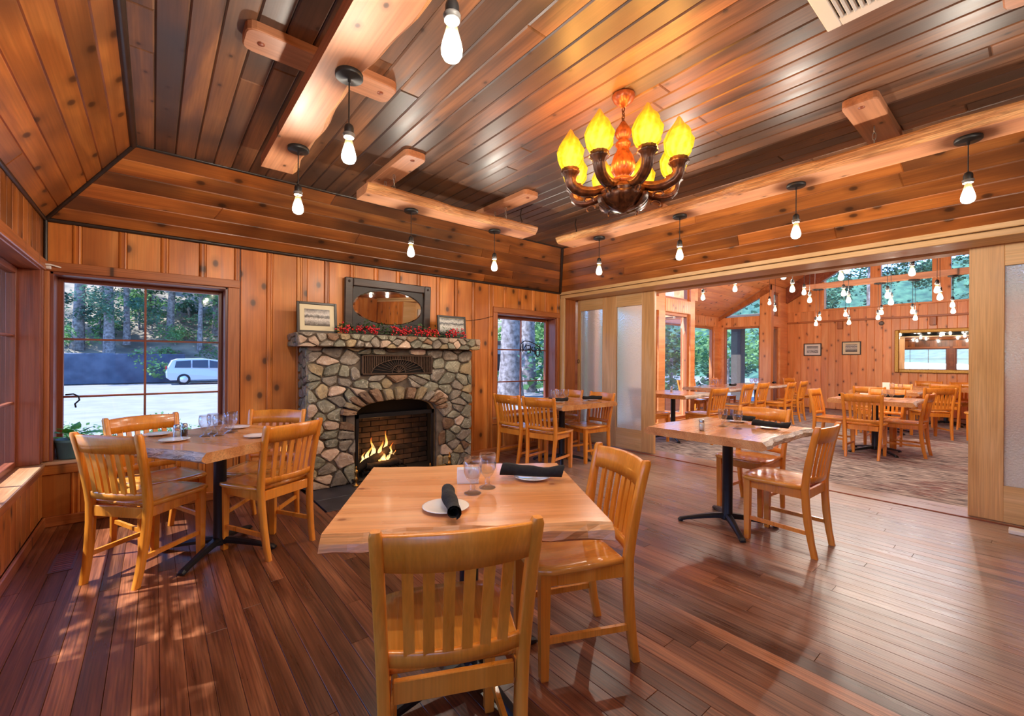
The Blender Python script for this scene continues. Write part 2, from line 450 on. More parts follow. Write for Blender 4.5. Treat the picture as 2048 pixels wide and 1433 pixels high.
def flame_mat():
    m, nt, out = new_mat('flame')
    tc = N(nt, 'ShaderNodeTexCoord')
    sp = N(nt, 'ShaderNodeSeparateXYZ'); L(nt, tc.outputs['Generated'], sp.inputs[0])
    n = N(nt, 'ShaderNodeTexNoise', i_Scale=16.0, i_Detail=3.0); L(nt, tc.outputs['Object'], n.inputs['Vector'])
    f = mathn(nt, 'ADD', sp.outputs[2], mathn(nt, 'MULTIPLY', mathn(nt, 'SUBTRACT', n.outputs[0], 0.5), 0.8))
    c = ramp(nt, f, [(0.0, (1, 0.35, 0.05)), (0.4, (1, 0.72, 0.30)), (0.8, (1, 0.30, 0.04)), (1.0, (0.7, 0.08, 0.01))]).outputs[0]
    em = N(nt, 'ShaderNodeEmission', i_Strength=1.6); L(nt, c, em.inputs['Color'])
    tr = N(nt, 'ShaderNodeBsdfTransparent')
    mx = N(nt, 'ShaderNodeMixShader')
    L(nt, ramp(nt, n.outputs[0], [(0.35, (0.15,) * 3), (0.55, (1,) * 3)]).outputs[0], mx.inputs[0])
    L(nt, tr.outputs[0], mx.inputs[1]); L(nt, em.outputs[0], mx.inputs[2])
    L(nt, mx.outputs[0], out.inputs[0])
flame_mat()
def carpet_mat():
    m, nt, out = new_mat('carpet')
    geo = N(nt, 'ShaderNodeNewGeometry')
    mp = N(nt, 'ShaderNodeMapping'); mp.inputs['Scale'].default_value = (26, 5, 1); mp.inputs['Rotation'].default_value = (0, 0, R(8))
    L(nt, geo.outputs['Position'], mp.inputs[0])
    n = N(nt, 'ShaderNodeTexNoise', i_Scale=1.0, i_Detail=4.0, i_Roughness=0.65); L(nt, mp.outputs[0], n.inputs['Vector'])
    c = ramp(nt, n.outputs[0], [(0.36, H_('#4d4648')), (0.46, H_('#857c79')), (0.56, H_('#a89c94')), (0.66, H_('#c3b9b0'))]).outputs[0]
    n2 = N(nt, 'ShaderNodeTexNoise', i_Scale=1.1, i_Detail=3.0); L(nt, geo.outputs['Position'], n2.inputs['Vector'])
    n3 = N(nt, 'ShaderNodeTexNoise', i_Scale=1.7, i_Detail=4.0); L(nt, mp.outputs[0], n3.inputs['Vector'])
    f = mathn(nt, 'MULTIPLY', ramp(nt, n2.outputs[0], [(0.48, (0, 0, 0)), (0.6, (1, 1, 1))]).outputs[0], ramp(nt, n3.outputs[0], [(0.45, (0, 0, 0)), (0.55, (1, 1, 1))]).outputs[0])
    c = mixc(nt, 'MIX', mathn(nt, 'MULTIPLY', f, 0.7), c, H_('#74423f'))
    bs = N(nt, 'ShaderNodeBsdfPrincipled'); bs.inputs['Roughness'].default_value = 0.95; bs.inputs['Specular IOR Level'].default_value = 0.1
    L(nt, c, bs.inputs['Base Color']); L(nt, bs.outputs[0], out.inputs[0])
carpet_mat()
def print_mat(name, dark, light, hz):
    # flat black-and-white landscape print
    m, nt, out = new_mat(name)
    tc = N(nt, 'ShaderNodeTexCoord')
    sp = N(nt, 'ShaderNodeSeparateXYZ'); L(nt, tc.outputs['Generated'], sp.inputs[0])
    n = N(nt, 'ShaderNodeTexNoise', i_Scale=7.0, i_Detail=5.0); L(nt, tc.outputs['Generated'], n.inputs['Vector'])
    n2 = N(nt, 'ShaderNodeTexNoise', i_Scale=28.0, i_Detail=3.0); L(nt, tc.outputs['Generated'], n2.inputs['Vector'])
    f = mathn(nt, 'ADD', sp.outputs[2], mathn(nt, 'MULTIPLY', mathn(nt, 'SUBTRACT', n.outputs[0], 0.5), 0.35))
    c = ramp(nt, f, [(0.05, dark), (hz - 0.2, light), (hz - 0.08, dark), (hz, (0.35,) * 3), (hz + 0.06, light), (0.98, tuple(x * 2.2 + 0.03 for x in dark))]).outputs[0]
    c = mixc(nt, 'MULTIPLY', 0.8, c, ramp(nt, n2.outputs[0], [(0.4, (0.35,) * 3), (0.6, (1, 1, 1))]).outputs[0])
    bs = N(nt, 'ShaderNodeBsdfPrincipled'); bs.inputs['Roughness'].default_value = 0.35
    L(nt, c, bs.inputs['Base Color']); L(nt, bs.outputs[0], out.inputs[0])
print_mat('print_lake', (0.02, 0.018, 0.022), (0.75, 0.7, 0.66), 0.62)
print_mat('print_snow', (0.03, 0.03, 0.03), (0.7, 0.68, 0.62), 0.75)
print_mat('print_pale', (0.05, 0.05, 0.05), (0.9, 0.9, 0.88), 0.35)

# ------------------------------------------------------------------ mesh helpers
def link_mesh(name, verts, faces, mats, parent=None, smooth=False, loc=None, mi=None):
    me = bpy.data.meshes.new(name)
    me.from_pydata([tuple(v) for v in verts], [], faces)
    for m in (mats if isinstance(mats, (list, tuple)) else [mats]):
        me.materials.append(MATS[m])
    if smooth is True:
        for p in me.polygons:
            p.use_smooth = True
    elif smooth:
        for p, s in zip(me.polygons, smooth):
            p.use_smooth = s
    if mi:
        for p, k in zip(me.polygons, mi):
            p.material_index = k
    me.update()
    o = bpy.data.objects.new(name, me)
    COL.objects.link(o)
    if parent:
        o.parent = parent
    if loc is not None:
        o.location = loc
    return o
class MB:
    def __init__(s):
        s.v, s.f, s.s, s.m = [], [], [], []
        s.k = 0
    def add(s, vs, fs, smooth=False):
        b = len(s.v)
        s.v += [tuple(v) for v in vs]
        for f in fs:
            s.f.append(tuple(i + b for i in f)); s.s.append(smooth); s.m.append(s.k)
    def box(s, x0, x1, y0, y1, z0, z1, b=0.0):
        if x1 < x0: x0, x1 = x1, x0
        if y1 < y0: y0, y1 = y1, y0
        if z1 < z0: z0, z1 = z1, z0
        b = min(b, (x1 - x0) * .45, (y1 - y0) * .45, (z1 - z0) * .45)
        if b <= 0:
            s.add([(x0, y0, z0), (x1, y0, z0), (x1, y1, z0), (x0, y1, z0), (x0, y0, z1), (x1, y0, z1), (x1, y1, z1), (x0, y1, z1)],
                  [(0, 3, 2, 1), (4, 5, 6, 7), (0, 1, 5, 4), (1, 2, 6, 5), (2, 3, 7, 6), (3, 0, 4, 7)])
            return s
        vs = []
        idx = {}
        lo, hi = (x0, y0, z0), (x1, y1, z1)
        for sx in (0, 1):
            for sy in (0, 1):
                for sz in (0, 1):
                    sg = (sx, sy, sz)
                    for a in range(3):
                        p = []
                        for c in range(3):
                            e = hi[c] if sg[c] else lo[c]
                            if c != a:
                                e += -b if sg[c] else b
                            p.append(e)
                        idx[(sg, a)] = len(vs); vs.append(p)
        fs = []
        def q(*k): fs.append(tuple(idx[i] for i in k))
        for a in range(3):
            o = [c for c in range(3) if c != a]
            for sd in (0, 1):
                cs = []
                for u, w in ((0, 0), (1, 0), (1, 1), (0, 1)):
                    g = [0, 0, 0]; g[a] = sd; g[o[0]] = u; g[o[1]] = w
                    cs.append((tuple(g), a))
                flip = (sd == 0) ^ (a == 1)
                q(*(cs[::-1] if flip else cs))
        for a in range(3):      # edges along axis a
            o = [c for c in range(3) if c != a]
            for u in (0, 1):
                for w in (0, 1):
                    g0 = [0, 0, 0]; g1 = [0, 0, 0]
                    g0[o[0]] = g1[o[0]] = u; g0[o[1]] = g1[o[1]] = w; g1[a] = 1
                    q((tuple(g0), o[0]), (tuple(g1), o[0]), (tuple(g1), o[1]), (tuple(g0), o[1]))
        for sx in (0, 1):
            for sy in (0, 1):
                for sz in (0, 1):
                    g = (sx, sy, sz); q((g, 0), (g, 1), (g, 2))
        s.add(vs, fs)
        return s
    def lathe(s, prof, n=16, c=(0, 0, 0), flute=None, smooth=True, twist=0.0):
        vs, fs = [], []
        m = len(prof)
        for j, pr in enumerate(prof):
            r, z = pr[0], pr[1]
            for i in range(n):
                a = 2 * PI * i / n + twist * z
                rr = r
                if flute:
                    k, amp = flute
                    rr = r * (1 + amp * math.cos(k * 2 * PI * i / n))
                vs.append((c[0] + rr * math.cos(a), c[1] + rr * math.sin(a), c[2] + z))
        for j in range(m - 1):
            for i in range(n):
                i2 = (i + 1) % n
                fs.append((j * n + i, j * n + i2, (j + 1) * n + i2, (j + 1) * n + i))
        s.add(vs, fs, smooth)
        return s
    def tube(s, pts, r, n=8, cap=True, smooth=True, flute=None):
        pts = [Vector(p) for p in pts]
        rs = r if isinstance(r, (list, tuple)) else [r] * len(pts)
        vs, fs = [], []
        ref = Vector((0, 0, 1))
        prev = None
        for i, p in enumerate(pts):
            t = (pts[min(i + 1, len(pts) - 1)] - pts[max(i - 1, 0)]).normalized()
            if prev is None:
                u = ref if abs(t.z) < 0.9 else Vector((1, 0, 0))
                a = (u - t * u.dot(t)).normalized()
            else:
                a = (prev - t * prev.dot(t)).normalized()
            prev = a
            b = t.cross(a)
            for k in range(n):
                th = 2 * PI * k / n
                rr = rs[i] * (1 + (flute[1] * math.cos(flute[0] * th) if flute else 0))
                vs.append(p + (a * math.cos(th) + b * math.sin(th)) * rr)
        for i in range(len(pts) - 1):
            for k in range(n):
                k2 = (k + 1) % n
                fs.append((i * n + k, i * n + k2, (i + 1) * n + k2, (i + 1) * n + k))
        s.add(vs, fs, smooth)
        if cap:
            m = len(pts)
            s.add(vs[:n], [tuple(range(n))[::-1]])
            s.add(vs[(m - 1) * n:], [tuple(range(n))])
        return s
    def rings(s, rs, smooth=True, cap=True):
        n = len(rs[0]); vs = [p for r in rs for p in r]; fs = []
        for i in range(len(rs) - 1):
            for k in range(n):
                k2 = (k + 1) % n
                fs.append((i * n + k, i * n + k2, (i + 1) * n + k2, (i + 1) * n + k))
        s.add(vs, fs, smooth)
        if cap:
            s.add(rs[0], [tuple(range(n))[::-1]]); s.add(rs[-1], [tuple(range(n))])
        return s
    def build(s, name, mats, parent=None, loc=None):
        return link_mesh(name, s.v, s.f, mats, parent, s.s, loc, s.m)
def fix_normals(o):
    bm = bmesh.new(); bm.from_mesh(o.data)
    bmesh.ops.recalc_face_normals(bm, faces=bm.faces)
    bm.to_mesh(o.data); bm.free()
    return o
def empty(name, loc=(0, 0, 0), rz=0.0):
    o = bpy.data.objects.new(name, None)
    o.empty_display_size = 0.1
    COL.objects.link(o)
    o.location = loc
    o.rotation_euler = (0, 0, rz)
    return o
def tag(o, label, cat, group=None, kind=None):
    o['label'] = label
    o['category'] = cat
    if group: o['group'] = group
    if kind: o['kind'] = kind
    return o
def struct(o, label=None):
    o['kind'] = 'structure'
    if label: o['label'] = label
    return o
def copy_tree(o, parent=None):
    c = o.copy()
    COL.objects.link(c)
    if parent:
        c.parent = parent
    for ch in CH.get(o.name, o.children):
        copy_tree(ch, c)
    return c
CH = {}
def boxo(name, x0, x1, y0, y1, z0, z1, mat, parent=None, b=0.003, axis='X'):
    # box as an object centred on itself; local X runs along the grain axis
    c = Vector(((x0 + x1) / 2, (y0 + y1) / 2, (z0 + z1) / 2))
    d = [abs(x1 - x0), abs(y1 - y0), abs(z1 - z0)]
    mb = MB()
    if axis == 'X':
        dd, rot = (d[0], d[1], d[2]), (0, 0, 0)
    elif axis == 'Y':
        dd, rot = (d[1], d[0], d[2]), (0, 0, PI / 2)
    else:
        dd, rot = (d[2], d[1], d[0]), (0, -PI / 2, 0)
    mb.box(-dd[0] / 2, dd[0] / 2, -dd[1] / 2, dd[1] / 2, -dd[2] / 2, dd[2] / 2, b)
    o = mb.build(name, mat, parent, c)
    o.rotation_euler = rot
    return o
def slab(name, pts, thick, mat, parent=None, bev=0.003, back=True):
    # convex plank from its visible outline; local X along the first edge, local Z towards the viewer side
    pts = [Vector(p) for p in pts]
    c = sum(pts, Vector()) / len(pts)
    ex = (pts[1] - pts[0]).normalized()
    nz = Vector()
    for i in range(len(pts)):
        nz += (pts[i] - c).cross(pts[(i + 1) % len(pts)] - c)
    nz.normalize()
    ey = nz.cross(ex)
    mat4 = Matrix(((ex.x, ey.x, nz.x, c.x), (ex.y, ey.y, nz.y, c.y), (ex.z, ey.z, nz.z, c.z), (0, 0, 0, 1)))
    loc = [((p - c).dot(ex), (p - c).dot(ey)) for p in pts]
    n = len(loc)
    ins = []
    for i in range(n):
        p0, p1, p2 = Vector(loc[i - 1]), Vector(loc[i]), Vector(loc[(i + 1) % n])
        d1 = (p1 - p0).normalized(); d2 = (p2 - p1).normalized()
        n1 = Vector((-d1.y, d1.x)); n2 = Vector((-d2.y, d2.x))
        k = (n1 + n2); k = k / max(0.3, k.dot(n1))
        ins.append(p1 + k * bev)
    vs = [(x, y, -thick) for x, y in loc] + [(x, y, -bev) for x, y in loc] + [(p.x, p.y, 0) for p in ins]
    fs = []
    for r in (0, 1):
        for i in range(n):
            j = (i + 1) % n
            fs.append((r * n + i, r * n + j, (r + 1) * n + j, (r + 1) * n + i))
    fs.append(tuple(range(2 * n, 3 * n)))
    if back:
        fs.append(tuple(range(n))[::-1])
    o = link_mesh(name, vs, fs, mat, parent)
    o.matrix_world = mat4
    return o
def prismy(name, poly_xz, y0, y1, mat, parent=None):
    # polygon in the xz plane given thickness along y
    n = len(poly_xz)
    vs = [(x, y0, z) for x, z in poly_xz] + [(x, y1, z) for x, z in poly_xz]
    fs = [tuple(range(n)), tuple(range(n, 2 * n))[::-1]] + [(i, i + n, (i + 1) % n + n, (i + 1) % n) for i in range(n)]
    o = link_mesh(name, vs, fs, mat, parent)
    return fix_normals(o)
def prismx(name, poly_yz, x0, x1, mat, parent=None):
    n = len(poly_yz)
    vs = [(x0, y, z) for y, z in poly_yz] + [(x1, y, z) for y, z in poly_yz]
    fs = [tuple(range(n)), tuple(range(n, 2 * n))[::-1]] + [(i, i + n, (i + 1) % n + n, (i + 1) % n) for i in range(n)]
    o = link_mesh(name, vs, fs, mat, parent)
    return fix_normals(o)

# ------------------------------------------------------------------ the room shell
XL, XR, YB, YF = -0.645, 4.88, 4.75, -2.6
ZC, ZT = 2.32, 2.81
FX0, FX1, FY0, FY1 = -0.125, 4.28, -1.98, 4.13      # flat part of the ceiling
def vpts(face, a0, a1, z0, z1, pos):
    if face == '-y': return [(a1, pos, z0), (a1, pos, z1), (a0, pos, z1), (a0, pos, z0)]
    if face == '+y': return [(a0, pos, z0), (a0, pos, z1), (a1, pos, z1), (a1, pos, z0)]
    if face == '-x': return [(pos, a0, z0), (pos, a0, z1), (pos, a1, z1), (pos, a1, z0)]
    return [(pos, a1, z0), (pos, a1, z1), (pos, a0, z1), (pos, a0, z0)]
def shell(name, boxes, mat, label=None):
    mb = MB()
    for b in boxes:
        mb.box(*b)
    return struct(mb.build(name, mat), label)
def quad_shell(name, pts, t0, t1, mat):
    pts = [Vector(p) for p in pts]
    n = (pts[1] - pts[0]).cross(pts[2] - pts[0]).normalized()
    a = [p - n * t0 for p in pts]; b = [p - n * t1 for p in pts]
    k = len(pts)
    fs = [tuple(range(k)), tuple(range(k, 2 * k))[::-1]] + [(i, i + k, (i + 1) % k + k, (i + 1) % k) for i in range(k)]
    return struct(link_mesh(name, a + b, fs, mat))

# floor: strip boards running away from the camera
floor = shell('floor', [(-0.9, 5.2, -2.8, 4.97, -0.12, -0.021)], 'shadow_gap', 'reddish brown strip wood floor, worn grey with painted sky sheen towards the wide opening')
HX0, HX1, HY0, HY1 = 1.12, 3.06, 3.78, 4.47            # slate hearth inset
rng = random.Random(11)
w = 0.0835
x = XL
while x < 5.195:
    x1 = min(x + w, 5.2)
    y = -2.6 - rng.random() * 1.5
    while y < YB:
        y1 = y + rng.uniform(1.3, 3.1)
        if YB - y1 < 0.5: y1 = YB
        ya, yb = max(y, YF), min(y1, YB)
        if yb - ya > 0.05:
            if x1 > HX0 and x < HX1 and yb > HY0:
                yb = HY0
            if yb - ya > 0.05:
                z = rng.uniform(-0.0008, 0.0)
                slab('plank', [(x1 - 0.0007, ya + .0006, z), (x1 - 0.0007, yb - .0006, z), (x + 0.0007, yb - .0006, z), (x + 0.0007, ya + .0006, z)], 0.02, 'floor_wood', floor, 0.0012, back=False)
        y = y1
    x = x1
hearth = struct(empty('trim_12', (0, 0, 0)), 'dark slate hearth set flush in the floor before the fireplace')
for i, (hx0, hx1) in enumerate(((1.12, 1.60), (1.60, 2.09), (2.09, 2.57), (2.57, 3.06))):
    for hy0, hy1 in ((3.78, 4.12), (4.12, 4.47)):
        slab('slate_tile', [(hx1 - .003, hy0 + .003, 0.004), (hx1 - .003, hy1 - .003, 0.004), (hx0 + .003, hy1 - .003, 0.004), (hx0 + .003, hy0 + .003, 0.004)], 0.02, 'slate', hearth, 0.002)

# flat ceiling
ceil = quad_shell('ceiling', [(FX0 - .1, FY0 - .1, ZT), (FX0 - .1, FY1 + .1, ZT), (FX1 + .1, FY1 + .1, ZT), (FX1 + .1, FY0 - .1, ZT)], 0.022, 0.08, 'shadow_gap')
ceil['label'] = 'flat centre of the tray ceiling, dark smoky tongue and groove boards with painted-in shade'
rows = 37
cw = (FX1 - FX0) / rows
for i in range(rows):
    xa, xb = FX0 + i * cw, FX0 + (i + 1) * cw
    br = sorted([FY0, FY1] + [rng.uniform(FY0 + .5, FY1 - .4) for _ in range(rng.choice((1, 2, 2)))])
    for ya, yb in zip(br, br[1:]):
        if yb - ya < 0.02: continue
        slab('plank', [(xa + .0008, ya, ZT), (xa + .0008, yb, ZT), (xb - .0008, yb, ZT), (xb - .0008, ya, ZT)], 0.02, 'ceiling_wood', ceil, 0.007, back=False)
# sloping margins
def slope(name, fn, rows, n, mat, label):
    # fn(u, t): point at end u (0/1) and height t (0/1)
    pts = [fn(0, 0), fn(1, 0), fn(1, 1), fn(0, 1)]
    s = quad_shell(name, pts, 0.022, 0.08, 'shadow_gap')
    s['label'] = label
    for i in range(rows):
        t0, t1 = i / rows, (i + 1) / rows
        a0, a1, b0, b1 = [Vector(q) for q in (fn(0, t0), fn(1, t0), fn(0, t1), fn(1, t1))]
        cuts = sorted([0, 1] + [rng.uniform(.15, .85) for _ in range(rng.choice(n))])
        for c0, c1 in zip(cuts, cuts[1:]):
            if c1 - c0 < 0.03: continue
            slab('plank', [a0.lerp(a1, c0), a0.lerp(a1, c1), b0.lerp(b1, c1), b0.lerp(b1, c0)], 0.02, mat, s, 0.006, back=False)
    return s
def sl_back(u, t):
    xa = XL + (FX0 - XL) * t; xb = XR - (XR - FX1) * t
    return (xa if u == 0 else xb, YB + (FY1 - YB) * t, ZC + (ZT - ZC) * t)
def sl_left(u, t):
    ya = YF + (FY0 - YF) * t; yb = YB + (FY1 - YB) * t
    return (XL + (FX0 - XL) * t, ya if u == 0 else yb, ZC + (ZT - ZC) * t)
def sl_right(u, t):
    ya = YF + (FY0 - YF) * t; yb = YB + (FY1 - YB) * t
    return (XR - (XR - FX1) * t, yb if u == 0 else ya, ZC + (ZT - ZC) * t)
def sl_front(u, t):
    xa = XL + (FX0 - XL) * t; xb = XR - (XR - FX1) * t
    return (xb if u == 0 else xa, YF + (FY0 - YF) * t, ZC + (ZT - ZC) * t)
slope('ceiling_back', sl_back, 6, (1, 1, 2), 'slope_wood', 'sloping ceiling margin of knotty boards above the fireplace wall')
slope('ceiling_left', sl_left, 6, (1, 2), 'slope_wood', 'sloping ceiling margin of knotty boards above the left windows')
slope('ceiling_right', sl_right, 6, (1, 2), 'slope_wood', 'sloping ceiling margin of knotty boards above the wide opening')
slope('ceiling_front', sl_front, 6, (1,), 'slope_wood', 'sloping ceiling margin of knotty boards behind the viewer')
def mould(n, pts, r, mat='corner_mould', label=None):
    return struct(MB().tube(pts, r, 8).build('trim_%d' % n, mat), label)
mould(1, [sl_back(0, 0), sl_back(0, 1)], 0.02, label='dark round moulding up the left rear hip of the ceiling')
mould(2, [sl_back(1, 0), sl_back(1, 1)], 0.024, label='dark round moulding up the right rear hip of the ceiling')
mould(3, [sl_back(0, 1), sl_back(1, 1)], 0.014, label='dark moulding along the rear edge of the flat ceiling')
mould(4, [sl_left(0, 1), sl_left(1, 1)], 0.024, label='dark round moulding along the left edge of the flat ceiling')
mould(5, [sl_right(0, 1), sl_right(1, 1)], 0.014, label='dark moulding along the right edge of the flat ceiling')
mould(6, [(XL, YB - .008, ZC), (XR, YB - .008, ZC)], 0.017, label='dark crown moulding at the top of the fireplace wall')
mould(7, [(XL + .006, YF, ZC), (XL + .006, YB, ZC)], 0.014, label='dark crown moulding at the top of the left window wall')
mould(8, [(XL + .012, YB - .012, 1.96), (XL + .012, YB - .012, ZC)], 0.012, label='dark corner bead in the left rear corner')

# windows: frame members, muntins and one pane per light
def window(n, axis, pos, a0, a1, z0, z1, fr, dep, vm=(), hm=(), mat='redwood_trim', label=None, mw=0.016, pane='window_pane'):
    w_ = struct(empty('window_%d' % n), label)
    def bx(nm, u0, u1, v0, v1, d0, d1, m, ax):
        if axis == 'y': return boxo(nm, u0, u1, pos + d0, pos + d1, v0, v1, m, w_, 0.003, 'X' if ax == 'h' else 'Z')
        return boxo(nm, pos + d0, pos + d1, u0, u1, v0, v1, m, w_, 0.003, 'Y' if ax == 'h' else 'Z')
    h = dep / 2
    bx('frame_stile', a0, a0 + fr, z0, z1, -h, h, mat, 'v'); bx('frame_stile', a1 - fr, a1, z0, z1, -h, h, mat, 'v')
    bx('frame_rail', a0 + fr, a1 - fr, z0, z0 + fr, -h, h, mat, 'h'); bx('frame_rail', a0 + fr, a1 - fr, z1 - fr, z1, -h, h, mat, 'h')
    vs = [a0 + fr] + list(vm) + [a1 - fr]; hs = [z0 + fr] + list(hm) + [z1 - fr]
    for v in vm: bx('muntin', v - mw / 2, v + mw / 2, z0 + fr, z1 - fr, -h * .6, h * .6, mat, 'v')
    for q in hm: bx('muntin', a0 + fr, a1 - fr, q - mw / 2, q + mw / 2, -h * .62, h * .62, mat, 'h')
    for p, q in zip(vs, vs[1:]):
        for s_, t in zip(hs, hs[1:]):
            bx('pane', p, q, s_, t, -0.002, 0.002, pane, 'h')
    return w_

# fireplace wall
W1 = (-0.611, 0.519, 0.494, 1.935)      # opening of the left rear window
W2 = (3.64, 4.80, 0.494, 1.935)
wall_back = shell('wall_back', [(-0.95, W1[0], 4.766, 5.0, -.1, 2.95), (W1[0], W1[1], 4.766, 5.0, -.1, W1[2] - .01), (W1[0], W1[1], 4.766, 5.0, W1[3], 2.95),
    (W1[1], 1.44, 4.766, 5.0, -.1, 2.95), (1.44, 2.72, 4.95, 5.0, -.1, 1.0), (1.44, 2.72, 4.766, 5.0, 1.0, 2.95), (2.72, W2[0], 4.766, 5.0, -.1, 2.95), (W2[0], W2[1], 4.766, 5.0, -.1, W2[2] - .01), (W2[0], W2[1], 4.766, 5.0, W2[3], 2.95), (W2[1], 5.5, 4.766, 5.0, -.1, 2.95)],
    'redwood_trim', 'knotty pine panelled wall behind the stone fireplace')
P0, PER, STR = -0.493, 0.2655, 0.052
def batten(x0, x1, z0, z1, y, parent):
    # moulded strip with two beads
    prof = [(0, 0), (.006, .010), (.014, .012), (.018, .003), (.034, .003), (.038, .012), (.046, .010), (.052, 0)]
    mb = MB()
    zc = (z0 + z1) / 2; xc = (x0 + x1) / 2
    n = len(prof); k = (x1 - x0) / .052
    vs = [(z0 - zc, d, (x0 + p * k) - xc) for p, d in prof] + [(z1 - zc, d, (x0 + p * k) - xc) for p, d in prof]
    fs = [(i, i + 1, n + i + 1, n + i) for i in range(n - 1)]
    # local X up the wall, local Y out of the wall
    o = link_mesh('batten', vs, fs, 'pine_wall', parent)
    o.matrix_world = Matrix(((0, 0, 1, xc), (0, -1, 0, y), (1, 0, 0, zc), (0, 0, 0, 1)))
    return o
def back_boards(x0, x1, z0, z1):
    k = math.floor((x0 - P0) / PER) - 1
    while P0 + k * PER < x1:
        s0 = P0 + k * PER; s1 = s0 + STR; e = s0 + PER
        a, b = max(s0, x0), min(s1, x1)
        if b - a > 0.02: batten(a, b, z0, z1, YB + .001, wall_back)
        a, b = max(s1, x0), min(e, x1)
        if b - a > 0.02: slab('board', vpts('-y', a, b, z0, z1, YB), 0.016, 'pine_wall', wall_back, 0.004, back=False)
        k += 1
back_boards(-0.66, 0.61, 2.005, ZC)
back_boards(-0.66, 0.61, 0.075, 0.395)
back_boards(0.61, 1.20, 0.075, ZC)
back_boards(1.20, 2.95, 1.40, ZC)
back_boards(2.95, 3.572, 0.075, ZC)
back_boards(3.572, XR, 2.01, ZC)
back_boards(3.572, XR, 0.075, 0.42)
for (o0, o1, oz0, oz1), n in ((W1, 1), (W2, 2)):
    tr = struct(empty('trim_%d' % (12 + n)), 'pine casing around the %s rear window' % ('left' if n == 1 else 'right'))
    hx0 = -0.653 if n == 1 else 3.572; hx1 = 0.612 if n == 1 else 4.86
    boxo('head_casing', hx0, hx1, YB - .024, YB + .01, oz1, oz1 + .072, 'pine_trim', tr, .004)
    if n == 1:
        boxo('side_casing', o1, .61, YB - .018, YB + .01, .42, oz1, 'pine_trim', tr, .004, 'Z')
        boxo('side_casing', -.642, o0, YB - .018, YB + .01, .5, oz1, 'pine_trim', tr, .004, 'Z')
    else:
        boxo('side_casing', 3.572, o0, YB - .018, YB + .01, .42, oz1, 'pine_trim', tr, .004, 'Z')
        boxo('side_casing', o1, 4.86, YB - .018, YB + .01, .42, oz1, 'pine_trim', tr, .004, 'Z')
    boxo('jamb', o0 - .005, o0 + .02, YB, 4.995, oz0, oz1, 'redwood_trim', tr, .003, 'Z')
    boxo('jamb', o1 - .02, o1 + .005, YB, 4.995, oz0, oz1, 'redwood_trim', tr, .003, 'Z')
    boxo('head_jamb', o0, o1, YB, 4.995, oz1 - .02, oz1 + .005, 'redwood_trim', tr, .003)
    boxo('sill', hx0 if n == 1 else o0 - .07, hx1, YB - .03, 4.995, .468, .494, 'sill_wood', tr, .005)
    boxo('apron', hx0 if n == 1 else o0 - .07, hx1, YB - .016, YB + .01, .395, .468, 'pine_wall', tr, .004)
window(1, 'y', 4.955, -0.595, 0.503, 0.494, 1.918, 0.036, 0.05, (-0.062,), (0.966, 1.43), 'redwood_trim', 'six-light rear window looking on the road and a parked white car')
window(2, 'y', 4.945, 3.655, 4.785, 0.494, 1.918, 0.045, 0.05, (4.24,), (0.962, 1.43), 'redwood_trim', 'six-light rear window beside the fireplace with a neon sign hung in it')
struct(boxo('baseboard_back', XL, 1.12, YB - .02, YB + .01, 0, .078, 'pine_trim', None, .006), 'pine baseboard under the left rear window')
struct(boxo('baseboard_back', 3.05, XR, YB - .02, YB + .01, 0, .078, 'pine_trim', None, .006), 'pine baseboard right of the fireplace')

# left window wall
LW = ((2.72, 4.665), (0.35, 2.45), (-2.2, 0.1))
GX = -0.785
bxs = [(-0.95, XL - .016, -2.75, 4.98, -.1, .468), (-0.95, XL - .016, -2.75, 4.98, 1.945, 2.95)]
edges = [-2.75] + sorted([v for p in LW for v in p]) + [4.98]
for i in range(0, len(edges), 2):
    bxs.append((-0.95, XL - .016, edges[i], edges[i + 1], .46, 1.95))
wall_left = shell('wall_left', bxs, 'redwood_trim', 'pine wainscot and long windows along the left side')
y = YB
while y > YF + .05:
    y0 = max(YF, y - .132)
    slab('board', vpts('+x', y0, y, .078, .44, XL), 0.016, 'pine_wall', wall_left, .004, back=False)
    slab('board', vpts('+x', y0, y, 2.01, ZC, XL), 0.016, 'slope_wood', wall_left, .004, back=False)
    y = y0
for i, (wy0, wy1) in enumerate(LW):
    tr = struct(empty('trim_%d' % (15 + i)), 'redwood jambs and worn ledge of the %s left window' % ('corner', 'middle', 'nearest')[i])
    boxo('ledge', -0.83, XL + .022, wy0 - .05, wy1 + .03, .468, .494, 'sill_wood', tr, .006, 'Y')
    boxo('jamb', -0.84, XL - .002, wy1 - .004, wy1 + .055, .494, 1.95, 'redwood_trim', tr, .004, 'Z')
    boxo('jamb', -0.84, XL - .002, wy0 - .055, wy0 + .004, .494, 1.95, 'redwood_trim', tr, .004, 'Z')
    boxo('head_jamb', -0.84, XL + .002, wy0, wy1, 1.925, 1.95, 'redwood_trim', tr, .004, 'Y')
    boxo('head_casing', XL - .005, XL + .02, wy0 - .1, wy1 + .08, 1.935, 2.012, 'pine_trim', tr, .005, 'Y')
    boxo('apron', XL - .005, XL + .012, wy0 - .05, wy1 + .07, .42, .468, 'pine_trim', tr, .005, 'Y')
    nv = 3 if wy1 - wy0 > 2 else 2
    window(3 + i, 'x', GX, wy0 + .004, wy1 - .004, .494, 1.925, .045, .05, [wy0 + (wy1 - wy0) * k / (nv + 1) for k in range(1, nv + 1)], (0.958, 1.435), 'redwood_trim', 'left wall window with a redwood sash, %s' % ('next to the rear corner', 'second from the rear corner', 'beside the viewer')[i])
struct(boxo('trim_18', XL - .15, XL + .006, 4.70, YB + .012, .494, 1.95, 'redwood_trim', None, .008, 'Z'), 'redwood corner post between the two windows')
